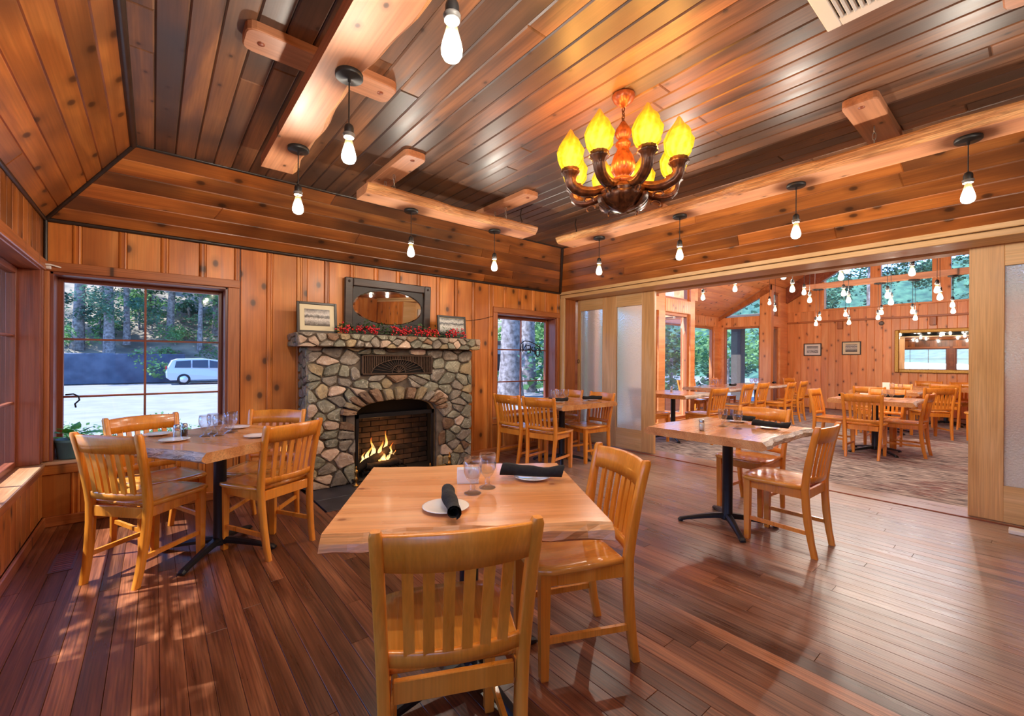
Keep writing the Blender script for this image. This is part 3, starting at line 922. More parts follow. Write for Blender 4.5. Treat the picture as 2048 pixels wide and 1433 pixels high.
struct(boxo('baseboard_left', XL, XL + .02, YF, YB, 0, .078, 'pine_trim', None, .006, 'Y'), 'pine baseboard along the left wainscot')
# wall behind the viewer
wall_front = shell('wall_front', [(-0.95, 5.5, -2.85, YF - .016, -.1, 2.95)], 'redwood_trim', 'pine wall behind the viewer')
k = 21; d = (XR - XL) / k
for i in range(k):
    slab('board', vpts('+y', XL + i * d, XL + (i + 1) * d, 0, ZC, YF), .016, 'pine_wall', wall_front, .004, back=False)
# roof over the room
shell('ceiling_roof', [(-1.3, 5.5, -3.1, 5.3, 2.95, 3.02)], 'shadow_gap', 'roof deck over the front room')

# wide opening to the hall
wall_right = shell('wall_right', [(4.92, 5.5, -2.85, 4.98, 2.262, 2.96), (4.92, 5.5, -2.85, -0.98, -.1, 2.262), (5.24, 5.5, 4.80, 4.98, -.1, 2.262)], 'header_fir', 'wall over the wide opening to the hall')
for y0, y1 in [(-2.6 + i * .27, -2.6 + (i + 1) * .27) for i in range(6)]:
    slab('board', vpts('-x', y0, y1, 0, 2.25, 4.905), .016, 'pine_wall', wall_right, .004, back=False)
hd = struct(empty('trim_19'), 'pale fir header with a track slot over the wide opening')
boxo('fascia', 4.865, 4.905, YF, 4.745, 2.292, 2.36, 'header_fir', hd, .004, 'Y')
boxo('fascia', 4.878, 4.905, YF, 4.745, 2.235, 2.284, 'header_fir', hd, .004, 'Y')
boxo('soffit', 4.905, 5.20, YF, 4.745, 2.235, 2.262, 'header_fir', hd, .003, 'Y')
boxo('soffit', 5.34, 5.5, YF, 4.745, 2.235, 2.262, 'header_fir', hd, .003, 'Y')
boxo('jamb', 4.872, 4.905, 4.655, 4.745, 0, 2.235, 'header_fir', hd, .004, 'Z')
boxo('jamb', 4.905, 5.20, 4.715, 4.76, 0, 2.235, 'pine_trim', hd, .004, 'Z')
th = struct(empty('trim_20'), 'flat wood threshold boards across the wide opening')
boxo('nosing', 5.19, 5.215, -.98, 4.75, -.02, .008, 'redwood_trim', th, .004, 'Y')
boxo('threshold_board', 5.216, 5.375, -.98, 4.75, -.02, .006, 'floor_wood', th, .002, 'Y')
boxo('threshold_board', 5.376, 5.535, -.98, 4.75, -.02, .006, 'floor_wood', th, .002, 'Y')
def sliding_door(n, y_st, z_top, label, handle=None):
    d = struct(empty('door_%d' % n), label)
    ys = y_st
    x0, x1 = 5.245, 5.29
    for a, b in ys['stiles']: boxo('stile', x0, x1, a, b, .012, z_top, 'door_fir', d, .003, 'Z').rotation_euler = (0, -PI / 2, 0)
    for a, b in ys['panes']:
        boxo('rail', x0 + .001, x1 - .001, a, b, 2.065, z_top, 'header_fir', d, .002, 'Y')
        boxo('rail', x0 + .001, x1 - .001, a, b, .012, .302, 'header_fir', d, .002, 'Y')
        boxo('frosted_pane', 5.262, 5.272, a, b, .302, 2.065, 'frosted_pane', d, 0, 'Y')
    if handle:
        pts = [(x0 - .006, handle + .018 * math.cos(t), 1.265 + .03 * math.sin(t)) for t in [PI * 2 * k / 12 for k in range(13)]]
        MB().tube(pts, .004, 6).build('pull', 'black_iron', d)
    return d
sliding_door(1, dict(stiles=((3.325, 3.525), (3.955, 4.215), (4.655, 4.71)), panes=((3.525, 3.955), (4.215, 4.655))), 2.245, 'pale fir sliding door with two frosted lights beside the rear corner', 4.685)
sliding_door(2, dict(stiles=((0.175, 0.372), (-0.42, -0.20), (-0.97, -0.85)), panes=((-0.20, 0.175), (-0.85, -0.42))), 2.245, 'fir sliding door with frosted glass at the right edge')

# ------------------------------------------------------------------ the hall beyond
HFX, HW, BYX0, BYX1, BYY = 13.96, 4.57, 8.71, 12.72, 5.94
RIDGE_Y = 1.42
def zroof(y): return 2.54 + 0.6 * (BYY - y) if y >= RIDGE_Y else 2.54 + 0.6 * (BYY - (2 * RIDGE_Y - y))
ZRH = zroof(HW)
struct(MB().box(5.53, HFX + .1, -3.2, HW + .05, -.1, 0).box(BYX0, BYX1 + .05, HW + .05, BYY + .1, -.1, 0).build('floor_hall', 'carpet'), 'grey carpet with dark red flecks in the hall')
hallceil = struct(empty('ceiling_hall'), 'vaulted pine ceiling of the hall')
def hall_slab(x0, x1, y0, y1, parent):
    # underside of the vault between two y (y1 > y0), boards along x
    return slab('plank', [(x0, y1, zroof(y1)), (x1, y1, zroof(y1)), (x1, y0, zroof(y0)), (x0, y0, zroof(y0))], .03, 'hall_pine', parent, .007, back=False)
nrow = 24
for i in range(nrow):
    ya = RIDGE_Y + (BYY - RIDGE_Y) * i / nrow; yb = RIDGE_Y + (BYY - RIDGE_Y) * (i + 1) / nrow
    if ya >= HW - .01:
        hall_slab(BYX0, BYX1, ya, yb, hallceil)
    else:
        c = rng.uniform(7.5, 12)
        hall_slab(5.5, c, ya, min(yb, HW + .02) if yb > HW else yb, hallceil); hall_slab(c, HFX, ya, min(yb, HW + .02) if yb > HW else yb, hallceil)
        if yb > HW + .03: hall_slab(BYX0, BYX1, HW + .02, yb, hallceil)
vs = [(5.4, -3.1, zroof(-3.1)), (HFX + .2, -3.1, zroof(-3.1)), (HFX + .2, RIDGE_Y, zroof(RIDGE_Y)), (5.4, RIDGE_Y, zroof(RIDGE_Y))]
link_mesh('far_slope', vs, [(0, 1, 2, 3)], 'hall_pine', hallceil)
vs = []
for off in (0.035, 0.12):
    vs += [(5.4, -3.2, zroof(-3.2) + off), (HFX + .3, -3.2, zroof(-3.2) + off), (HFX + .3, RIDGE_Y, zroof(RIDGE_Y) + off), (5.4, RIDGE_Y, zroof(RIDGE_Y) + off), (HFX + .3, HW + .3, zroof(HW + .3) + off), (5.4, HW + .3, zroof(HW + .3) + off)]
link_mesh('roof_deck', vs, [(0, 1, 2, 3), (3, 2, 4, 5), (6, 9, 8, 7), (9, 11, 10, 8)], 'shadow_gap', hallceil)
vs = [(BYX0 - .1, HW, zroof(HW) + .04), (BYX1 + .1, HW, zroof(HW) + .04), (BYX1 + .1, BYY + .3, zroof(BYY + .3) + .04), (BYX0 - .1, BYY + .3, zroof(BYY + .3) + .04)]
link_mesh('bay_deck', vs, [(0, 1, 2, 3)], 'shadow_gap', hallceil)

# end wall with mirror and clerestory
wall_hall = shell('wall_hall', [(HFX + .02, HFX + .2, -3.2, HW + .1, -.1, 2.66)], 'redwood_trim', 'knotty pine end wall of the hall')
prismx('gable_left', [(3.70, 2.66), (HW + .1, 2.66), (HW + .1, zroof(HW) - .0), (3.70, zroof(3.70))], HFX + .02, HFX + .2, 'hall_pine', wall_hall)
prismx('gable_right', [(-3.2, 2.66), (-.9, 2.66), (-.9, zroof(-.9)), (-3.2, zroof(-3.2))], HFX + .02, HFX + .2, 'hall_pine', wall_hall)
bw = .162
y = HW
while y > -3.1:
    y0 = y - bw
    slab('board', vpts('-x', y0, y, .02, 2.345, HFX), .018, 'hall_pine', wall_hall, .008, back=False)
    slab('board', vpts('-x', y0, y, 2.39, 2.66, HFX), .018, 'hall_pine', wall_hall, .004, back=False)
    if y0 > 3.69:
        slab('board', [(HFX, y0, 2.66), (HFX, y0, zroof(y0)), (HFX, y, zroof(y)), (HFX, y, 2.66)], .018, 'hall_pine', wall_hall, .004, back=False)
    y = y0
boxo('ledge', HFX - .04, HFX + .01, -3.1, HW, 2.345, 2.39, 'pine_trim', wall_hall, .004, 'Y')
for yy in (3.33, 1.56): boxo('bracket', HFX - .05, HFX, yy - .06, yy + .06, 2.14, 2.345, 'pine_trim', wall_hall, .01, 'Z')
# clerestory posts and panes
for y0, y1 in ((2.50, 2.71), (1.27, 1.58), (0.13, 0.34)):
    boxo('post', HFX - .05, HFX + .1, y0, y1, 2.66, zroof((y0 + y1) / 2), 'hall_pine', wall_hall, .006, 'Z')
boxo('sill', HFX - .04, HFX + .1, -.9, 3.70, 2.655, 2.70, 'hall_pine', wall_hall, .006, 'Y')
cl = struct(empty('window_8'), 'clerestory panes high in the hall end wall, sky and trees behind')
def zrake(y): return 3.676 - 0.585 * (y - 3.13)
prismx('pane', [(2.71, 2.70), (3.66, 2.70), (3.66, zrake(3.66)), (2.71, zrake(2.71))], HFX + .05, HFX + .054, 'window_pane', cl)
prismx('pane', [(1.58, 2.70), (2.50, 2.70), (2.50, zrake(2.50)), (1.58, zrake(1.58))], HFX + .05, HFX + .054, 'window_pane', cl)
prismx('pane', [(.34, 2.70), (1.27, 2.70), (1.27, zrake(1.58)), (.34, zrake(2.50))], HFX + .05, HFX + .054, 'window_pane', cl)
prismx('pane', [(-.82, 2.70), (.13, 2.70), (.13, zrake(2.71)), (-.82, zrake(3.66))], HFX + .05, HFX + .054, 'window_pane', cl)
# dark sloping strip against the end wall
rf = struct(prismx('trim_21', [(HW, zroof(HW)), (RIDGE_Y, zroof(RIDGE_Y)), (RIDGE_Y, zroof(RIDGE_Y) - .44), (HW, zroof(HW) - .44)], HFX - .14, HFX - .005, 'redwood_trim'), 'dark sloping strip under the vault against the end wall')
# end wall near side of hall
wh2 = struct(link_mesh('wall_divide', [(5.5, -3.1, 2.262), (5.5, HW, 2.262), (5.5, HW, zroof(HW)), (5.5, RIDGE_Y, zroof(RIDGE_Y)), (5.5, -3.1, zroof(-3.1))], [(0, 1, 2, 3, 4)], 'hall_pine'), 'pine wall over the opening seen from the hall')
struct(MB().box(5.5, HFX, -3.25, -3.1, 0, 2.6).build('wall_south', 'hall_pine'), 'plain pine side wall of the hall')
# window walls
wn_ = shell('wall_north', [(5.5, 5.62, HW, HW + .15, 0, ZRH), (7.36, 7.58, HW, HW + .15, 0, ZRH), (8.54, BYX0, HW, HW + .15, 0, ZRH)] +
    [(a_, b_, HW, HW + .15, z0_, z1_) for a_, b_ in ((5.62, 7.36), (7.58, 8.54)) for z0_, z1_ in ((0, .10), (2.24, 2.50), (3.2, ZRH))], 'hall_pine', 'pine window wall of the hall beside the sliding door')
for i in range(12):
    a = 7.58 + i * .0775
    slab('board', vpts('-y', a, a + .0775, 2.25, 2.49, HW - .01), .01, 'hall_pine', wn_, .003, back=False)
window(9, 'y', HW + .09, 7.58, 8.54, .10, 2.24, .06, .08, (), (), 'pine_trim', 'tall window of the hall nearest the sliding door')
window(10, 'y', HW + .09, 7.58, 8.54, 2.50, 3.2, .05, .08, (), (), 'pine_trim', 'clerestory light over the tall hall window')
window(11, 'y', HW + .09, 5.62, 7.36, .10, 2.24, .06, .08, (6.49,), (), 'pine_trim', 'hall window behind the frosted sliding door')
window(12, 'y', HW + .09, 5.62, 7.36, 2.50, 3.2, .05, .08, (), (), 'pine_trim', 'clerestory light behind the frosted sliding door')
wb_ = shell('wall_bay', [(BYX0, BYX0 + .12, HW + .15, 4.85, 0, 2.54), (BYX0, BYX0 + .12, 4.85, 5.8, 0, .12), (BYX0, BYX0 + .12, 4.85, 5.8, 2.24, 2.54), (BYX0, BYX0 + .12, 5.8, BYY, 0, 2.54), (BYX0, 9.1, BYY, BYY + .15, 0, 2.56), (10.9, 11.30, BYY, BYY + .15, 0, 2.56), (12.44, BYX1 + .15, BYY, BYY + .15, 0, 2.56)] +
    [(a_, b_, BYY, BYY + .15, z0_, z1_) for a_, b_ in ((9.1, 10.9), (11.30, 12.44)) for z0_, z1_ in ((0, .42), (2.25, 2.56))] +
    [(BYX1, BYX1 + .15, 5.80, BYY, 0, 2.54), (BYX1, BYX1 + .15, HW + .151, 4.82, 0, 3.10), (BYX1, BYX1 + .15, 4.82, 5.80, 2.24, 2.52), (BYX1, BYX1 + .15, 4.82, 5.80, 0, .12)], 'hall_pine', 'glazed bay of the hall with pine posts')
boxo('post', BYX1 - .03, BYX1 + .149, HW - .03, 4.83, 0, zroof(4.83) - .01, 'hall_pine', wb_, .006, 'Z')
prismx('side_gable', [(HW, 2.54), (BYY, 2.54), (HW, zroof(HW))], BYX0, BYX0 + .12, 'hall_pine', wb_)
for i in range(12):
    a = HW + .27 + i * .095
    if a + .095 < BYY: slab('board', vpts('-x', a, a + .095, 2.25, 2.515, BYX1 - .012), .012, 'hall_pine', wb_, .003, back=False)
for i in range(14):
    a = 10.95 + i * .12
    if a + .12 < BYX1: slab('board', vpts('-y', a, a + .12, 2.27, 2.535, BYY - .012), .012, 'hall_pine', wb_, .003, back=False)
prismx('rake_rail', [(HW, zroof(HW) - .01), (BYY, zroof(BYY) - .01), (BYY, zroof(BYY) - .1), (HW, zroof(HW) - .22)], BYX1 - .03, BYX1 + .08, 'pine_trim', wb_)
window(13, 'y', BYY + .08, 11.30, 12.44, .42, 2.25, .055, .08, (), (), 'pine_trim', 'rear window of the hall bay')
window(14, 'y', BYY + .08, 9.1, 10.9, .42, 2.25, .055, .08, (), (), 'pine_trim', 'rear window of the hall bay, hidden end')
window(15, 'x', BYX1 + .07, 4.82, 5.80, .12, 2.24, .05, .08, (), (), 'pine_trim', 'side window of the hall bay')
window(19, 'x', BYX0 + .06, 4.85, 5.80, .12, 2.24, .05, .08, (), (), 'pine_trim', 'side window of the hall bay nearest the sliding door')
w16 = struct(empty('window_16'), 'triangular light under the slope of the bay')
prismx('pane', [(4.86, 2.53), (5.72, 2.53), (4.86, 3.06)], BYX1 + .06, BYX1 + .064, 'window_pane', w16)
wnn = shell('wall_corner', [(BYX1, 12.90, HW, HW + .15, 0, ZRH - .02), (13.42, HFX + .02, HW, HW + .15, 0, ZRH - .02)] +
    [(12.90, 13.42, HW, HW + .15, z0_, z1_) for z0_, z1_ in ((0, .1), (2.22, 2.51), (3.17, ZRH - .02))], 'hall_pine', 'narrow pine return between bay and end wall')
window(17, 'y', HW + .1, 12.90, 13.42, .1, 2.22, .04, .08, (), (), 'pine_trim', 'narrow tall window in the return by the end wall')
window(18, 'y', HW + .1, 12.90, 13.42, 2.51, 3.17, .04, .08, (), (), 'pine_trim', 'narrow clerestory light by the end wall')

# ------------------------------------------------------------------ chairs
def make_chair():
    c = empty('dining_chair')
    # seat: rounded front, slightly dished
    out = []
    for x, y in ((-.195, -.185), (.195, -.185), (.212, .05), (.215, .14)):
        out.append((x, y))
    for k in range(1, 8):
        t = k / 8
        out.append((.215 * math.cos(t * PI) * (1 if abs(math.cos(t * PI)) < .9 else 1), .16 + .065 * math.sin(t * PI) ** .7))
    out += [(-.215, .14), (-.212, .05)]
    n = len(out)
    def ring(s, z): return [(x * s, y * s, z) for x, y in out]
    rs = [ring(.97, .432), ring(1.0, .438), ring(1.0, .452), ring(.975, .459), ring(.8, .456), ring(.45, .450)]
    mb = MB(); mb.rings(rs, True, True)
    mb.build('seat', 'chair_seat_wood', c)
    # rear posts
    def post_y(z): return -.205 - .05 * ((z - .45) / .45) ** 2 if z < .45 else -.205 - .075 * ((z - .45) / .414) ** 1.35
    zs = [0, .1, .22, .34, .45, .53, .62, .72, .8, .85, .864]
    for s in (-1, 1):
        rs = []
        for z in zs:
            x = s * (.172 + .038 * z / .864)
            hw = .0165 if z > .03 else .0145
            hd = .021 if .2 < z < .7 else .018
            if z >= .86: hw, hd = .012, .014
            y = post_y(z)
            b = .004
            rs.append([(x - hw + b, y - hd, z), (x + hw - b, y - hd, z), (x + hw, y - hd + b, z), (x + hw, y + hd - b, z), (x + hw - b, y + hd, z), (x - hw + b, y + hd, z), (x - hw, y + hd - b, z), (x - hw, y - hd + b, z)])
        mb = MB(); mb.rings(rs, True, True); mb.build('back_post', 'chair_wood', c)
        # front leg, tapered
        x = s * .172; y = .165
        rs = []
        for z, h in ((0, .0145), (.006, .0165), (.2, .019), (.434, .0215)):
            rs.append([(x - h, y - h, z), (x + h, y - h, z), (x + h, y + h, z), (x - h, y + h, z)])
        mb = MB(); mb.rings(rs, False, True); mb.build('leg', 'chair_wood', c)
        # side apron and stretcher
        mb = MB(); mb.rings([[(s * .168 - .009, .15, .375), (s * .168 + .009, .15, .375), (s * .168 + .009, .15, .433), (s * .168 - .009, .15, .433)],
                             [(s * .180 - .009, -.20, .375), (s * .180 + .009, -.20, .375), (s * .180 + .009, -.20, .433), (s * .180 - .009, -.20, .433)]][::-1], False, True)
        mb.build('apron', 'chair_wood', c)
        mb = MB(); mb.rings([[(s * .170 - .008, .15, .142), (s * .170 + .008, .15, .142), (s * .170 + .008, .15, .168), (s * .170 - .008, .15, .168)],
                             [(s * .178 - .008, -.228, .142), (s * .178 + .008, -.228, .142), (s * .178 + .008, -.228, .168), (s * .178 - .008, -.228, .168)]][::-1], False, True)
        mb.build('stretcher', 'chair_wood', c)
    MB().box(-.155, .155, .152, .172, .375, .433, .002).build('apron', 'chair_wood', c)
    MB().box(-.165, .165, -.213, -.195, .372, .433, .002).build('apron', 'chair_wood', c)
    # bowed rails
    def rail(name, z0, z1, bow, th, arch=0.0):
        rs = []
        hw = .172 + .038 * ((z0 + z1) / 2) / .864 - .012
        K = 10
        for i in range(K + 1):
            x = -hw + 2 * hw * i / K
            u = 1 - (x / hw) ** 2
            dz = arch * u
            y0 = post_y(z0) - bow * u; y1 = post_y(z1) - bow * u
            rs.append([(x, y0 - th, z0), (x, y0 + th, z0), (x, (y0 + y1) / 2 + th, (z0 + z1) / 2), (x, y1 + th, z1 - .004 + dz), (x, y1 + th - .004, z1 + dz), (x, y1 - th + .004, z1 + dz), (x, y1 - th, z1 - .004 + dz), (x, (y0 + y1) / 2 - th, (z0 + z1) / 2)])
        mb = MB(); mb.rings(rs[::-1], True, True); return mb.build(name, 'chair_wood', c)
    rail('crest_rail', .752, .852, .036, .011, .006)
    rail('lower_rail', .478, .520, .030, .010)
    for k in range(6):
        u = -.125 + .25 * k / 5
        rs = []
        for z in (.512, .58, .65, .71, .76):
            hw = .19
            x = u * (1 + .06 * (z - .51) / .25)
            y = post_y(z) - .033 * (1 - (x / hw) ** 2)
            rs.append([(x - .0145, y - .006, z), (x + .0145, y - .006, z), (x + .0145, y + .006, z), (x - .0145, y + .006, z)])
        mb = MB(); mb.rings(rs, False, True); mb.build('slat', 'chair_wood', c)
    for o in c.children:
        fix_normals(o)
    return c
chair0 = make_chair()
chair_used = [False]
def chair(x, y, fx, fy, label, group):
    # (x, y): middle of the top of the back; (fx, fy): direction the sitter faces
    a = math.atan2(fy, fx) - PI / 2
    d = Vector((fx, fy)).normalized()
    cx, cy = x + d.x * .29, y + d.y * .29
    if chair_used[0]:
        o = chair0.copy(); COL.objects.link(o)
        for ch in chair_parts:
            k = ch.copy(); COL.objects.link(k); k.parent = o
    else:
        o = chair0; chair_used[0] = True
    o.location = (cx, cy, 0); o.rotation_euler = (0, 0, a)
    tag(o, label, 'chair', group)
    return o
chair_parts = list(chair0.children)
GF, GL_, GC, GD = 'chairs at the front table', 'chairs at the corner table by the left windows', 'chairs at the table beside the sliding door', 'chairs at the table before the wide opening'
GH = 'chairs in the hall'
chair(.608, .94, .42, .91, 'honey wood chair nearest the viewer, slatted back turned to us', GF)
chair(1.70, 1.242, -.92, .39, 'honey wood chair at the right side of the front table', GF)
chair(-.215, 3.29, .74, .67, 'honey wood chair at the corner table with its back to the left windows', GL_)
chair(.735, 3.155, -.47, .88, 'honey wood chair at the corner table, on the side towards the viewer and fireplace', GL_)
chair(-.07, 4.19, .38, -.92, 'honey wood chair at the corner table, in front of the left rear window', GL_)
chair(.80, 4.03, -.58, -.81, 'honey wood chair at the corner table, between window and fireplace', GL_)
chair(3.36, 3.62, .96, .22, 'honey wood chair at the sliding door table, nearest the viewer on its left', GC)
chair(3.30, 4.13, .97, .1, 'honey wood chair at the sliding door table, nearest the fireplace', GC)
chair(4.62, 4.30, -.95, -.25, 'honey wood chair at the sliding door table, tucked in the rear corner', GC)
chair(4.60, 3.68, -.98, .12, 'honey wood chair in front of the frosted sliding door', GC)
chair(3.50, .885, .02, 1, 'honey wood chair drawn out at the bark edged table, side on to us', GD)
chair(4.33, 1.60, -1, .06, 'honey wood chair behind the bark edged table, towards the hall carpet', GD)
chair(7.22, 1.49, 1, .02, 'honey wood chair in the hall, back to us at the nearest hall table', GH)
chair(8.10, .91, .03, 1, 'honey wood chair at the right side of the nearest hall table, side on', GH)
chair(7.95, 2.24, -.05, -1, 'honey wood chair at the left side of the nearest hall table', GH)
chair(8.80, 1.50, -1, 0, 'honey wood chair at the far side of the nearest hall table', GH)
chair(6.75, 3.12, .1, 1, 'honey wood chair in the hall pulled to the table by the tall window', GH)
chair(5.85, 3.95, 1, -.1, 'honey wood chair in the hall half hidden by the sliding door edge', GH)
chair(8.55, 3.42, 0, 1, 'honey wood chair at the bay table, nearer of the two side on', GH)
chair(9.20, 3.40, .05, 1, 'honey wood chair at the bay table, farther of the two side on', GH)
chair(9.55, 5.15, 0, -1, 'honey wood chair against the bay window, left of two', GH)
chair(10.6, 5.1, .05, -1, 'honey wood chair against the bay window, right of two', GH)
chair(8.95, 5.0, .1, -1, 'honey wood chair in the bay behind the table by the tall window', GH)
chair(9.85, 3.12, -.03, 1, 'honey wood chair at the return window table, nearer of a pair', GH)
chair(10.75, 3.18, -.03, 1, 'honey wood chair at the return window table, farther of a pair', GH)
chair(12.6, 4.1, -.3, -1, 'honey wood chair by the end wall corner beyond the return window table', GH)
chair(9.45, 1.85, 1, .05, 'honey wood chair, back to us at the second hall table, left', GH)
chair(10.0, 1.02, .8, .55, 'sunlit honey wood chair at the second hall table, back to us', GH)
chair(11.2, 1.75, -1, 0, 'honey wood chair at the far side of the second hall table', GH)
chair(11.75, 1.15, 1, .02, 'honey wood chair at the third hall table below the gilt mirror', GH)
chair(13.25, 1.55, -1, 0, 'honey wood chair against the end wall below the gilt mirror, left', GH)
chair(13.25, 1.0, -1, 0, 'honey wood chair against the end wall below the gilt mirror, right', GH)
chair(10.5, .28, 0, 1, 'honey wood chair in the hall cut by the right sliding door', GH)

# ------------------------------------------------------------------ tables
def table(x, y, rz, lx, ly, label, group, seed, ftwist=45.0, zt=0.765, edge='bark_edge'):
    t = empty('dining_table', (x, y, 0), rz)
    rg = random.Random(seed)
    th = .062
    ph = [rg.uniform(0, 6.28) for _ in range(6)]
    def wav(u, k): return .012 * math.sin(5 * u + ph[k]) + .008 * math.sin(13 * u + ph[k + 1]) + .005 * math.sin(31 * u + ph[k + 2])
    K = 22
    def outline(grow, wv):
        p = []
        for i in range(K + 1):
            u = -lx / 2 + lx * i / K; p.append((u, -ly / 2 - grow + wv * wav(u, 0)))
        for i in range(K + 1):
            u = lx / 2 - lx * i / K; p.append((u, ly / 2 + grow - wv * wav(u, 3)))
        return p
    vs, fs, mi, sm = [], [], [], []
    prof = [(-.010, zt - th + .002, .8), (.016, zt - th * .72, 1.25), (.012, zt - th * .35, 1.1), (-.004, zt - .008, 1.0), (-.012, zt, 1.0)]
    n = 2 * (K + 1)
    rgn = random.Random(seed + 5)
    for j, (g, z, wv) in enumerate(prof):
        for i, (a, b) in enumerate(outline(g, wv)):
            jt = .004 if 0 < j < 3 else .0
            vs.append((a, b + rgn.uniform(-jt, jt), z + rgn.uniform(-jt, jt)))
    for j in range(len(prof) - 1):
        for i in range(n):
            k = (i + 1) % n
            fs.append((j * n + i, j * n + k, (j + 1) * n + k, (j + 1) * n + i))
            end = i in (K, n - 1)
            mi.append(2 if end else 1); sm.append(False)
    m = len(prof) - 1
    for i in range(K):
        fs.append((m * n + i, m * n + i + 1, m * n + n - 2 - i, m * n + n - 1 - i)); mi.append(0); sm.append(False)
        fs.append((i + 1, i, n - 1 - i, n - 2 - i)); mi.append(2); sm.append(False)
    top = link_mesh('tabletop', vs, fs, ['slab_top', edge, 'slab_side'], t, sm, None, mi)
    fix_normals(top)
    mb = MB(); mb.lathe([(.0, .0), (.05, 0), (.052, .01), (.038, .05), (.038, zt - th - .03), (.05, zt - th - .02)], 20, (0, 0, .04)); mb.build('column', 'table_base_iron', t)
    MB().box(-.2, .2, -.03, .03, zt - th - .012, zt - th + .002, .003).box(-.03, .03, -.2, .2, zt - th - .0121, zt - th + .0019, .003).build('top_spider', 'table_base_iron', t)
    for k in range(4):
        a = R(ftwist) + k * PI / 2
        dx, dy = math.cos(a), math.sin(a)
        rs = []
        for s, hz, wv, hh in ((.02, .075, .030, .024), (.10, .070, .026, .022), (.22, .050, .021, .018), (.31, .032, .020, .014), (.352, .022, .022, .014), (.368, .012, .018, .010)):
            cx, cy = dx * s, dy * s
            rs.append([(cx - dy * -wv, cy + dx * -wv, max(hz - hh, .004)), (cx - dy * wv, cy + dx * wv, max(hz - hh, .004)), (cx - dy * wv, cy + dx * wv, hz), (cx - dy * wv * .5, cy + dx * wv * .5, hz + hh * .6), (cx + dy * wv * .5, cy - dx * wv * .5, hz + hh * .6), (cx + dy * wv, cy - dx * wv, hz)])
        mb = MB(); mb.rings(rs, False, True)
        mb.lathe([(.0, 0), (.014, 0), (.014, .012), (0, .012)], 10, (dx * .345, dy * .345, 0))
        f = mb.build('foot', 'table_base_iron', t); fix_normals(f)
    tag(t, label, 'table', group)
    return t
TG = 'live edge slab tables in the front room'
TH = 'slab tables in the hall'
ZTAB = 0.765
table(.985, 1.46, R(-32.5), .90, .82, 'live edge slab table in the foreground set with two napkin rolls', TG, 3, 45 - 12, edge='slab_side')
table(.345, 3.50, R(-57), .87, .86, 'live edge slab table in the left corner by the windows, glasses grouped on it', TG, 5, 20)
table(4.03, 3.88, R(90), .94, .98, 'slab table beside the frosted sliding door', TG, 8, 45)
table(3.50, 1.56, R(0), .96, .86, 'live edge slab table with pale bark edge before the hall opening', TG, 13, 40)
table(7.93, 1.48, R(0), .98, .92, 'slab table in the hall nearest the opening', TH, 21, 50)
table(6.55, 3.80, R(0), .95, .92, 'slab table in the hall by the tall window, partly behind the door', TH, 22, 45)
table(8.9, 4.05, R(0), 1.5, .92, 'slab table in the hall in front of the bay', TH, 23, 45)
table(10.35, 4.0, R(0), 1.2, .92, 'slab table in the hall near the narrow return window', TH, 24, 45)
table(10.4, 1.75, R(0), 1.0, .92, 'slab table in the middle of the hall, second from the opening', TH, 25, 45)
table(12.5, 1.2, R(0), .95, 1.2, 'slab table in the hall below the gilt mirror', TH, 26, 45)

# ------------------------------------------------------------------ tableware
def goblet_proto():
    o = empty('goblet')
    prof = [(.0, .0), (.034, 0), (.034, .003), (.02, .009), (.009, .016), (.012, .026), (.008, .034), (.012, .044), (.024, .058), (.034, .082), (.036, .108), (.033, .140), (.0315, .140), (.0345, .108), (.0325, .084), (.022, .062), (.0, .054)]
    MB().lathe(prof, 18).build('bowl', 'clear_glass', o)
    return o
gob0 = goblet_proto(); gob_used = [False]
def single(proto, used, parts, loc, rz, label, cat, group):
    if used[0]:
        o = proto.copy(); COL.objects.link(o)
        for ch in parts:
            k = ch.copy(); COL.objects.link(k); k.parent = o
    else:
        o = proto; used[0] = True
    o.location = loc; o.rotation_euler = (0, 0, rz)
    return tag(o, label, cat, group)
gob_parts = list(gob0.children)
def goblet(x, y, label, z=ZTAB): return single(gob0, gob_used, gob_parts, (x, y, z), 0, label, 'goblet', 'clear glass water goblets')
plate0 = MB().lathe([(0, 0), (.045, 0), (.05, .003), (.078, .011), (.082, .013), (.078, .014), (.05, .007), (0, .005)], 32).build('side_plate', 'porcelain'); plate_used = [False]
def plate(x, y, label, z=ZTAB): return single(plate0, plate_used, [], (x, y, z), 0, label, 'plate', 'small white side plates')
def make_napkin(seed):
    rg = random.Random(seed)
    mb = MB()
    rs_in, K, S = [], 22, 12
    Lh = .125
    vs, fs = [], []
    for i in range(S + 1):
        u = -Lh + 2 * Lh * i / S
        sc = 1 + .10 * math.sin(3.1 * u / Lh + seed) + .06 * math.sin(7 * u / Lh + 2 * seed)
        dx = .004 * math.sin(4 * u / Lh + seed)
        for k in range(K + 1):
            th = 2 * PI * 1.7 * k / K
            r = (.012 + .016 * k / K) * sc
            vs.append((u + .006 * math.sin(th), dx + r * math.cos(th) * 1.15, .030 * sc * .98 + r * math.sin(th)))
    for i in range(S):
        for k in range(K):
            fs.append((i * (K + 1) + k, (i + 1) * (K + 1) + k, (i + 1) * (K + 1) + k + 1, i * (K + 1) + k + 1))
    mb.add(vs, fs, True)
    o = mb.build('napkin_roll', 'napkin_cloth')
    return o
nap_protos = [make_napkin(1), make_napkin(4)]
nap_used = [[False], [False]]
def napkin(x, y, ang, label, z=ZTAB, k=0, sc=1.0):
    o = single(nap_protos[k], nap_used[k], [], (x, y, z + .014), ang, label, 'napkin', 'rolled black napkins')
    o.scale = (sc, sc * .85, sc * .85)
    return o
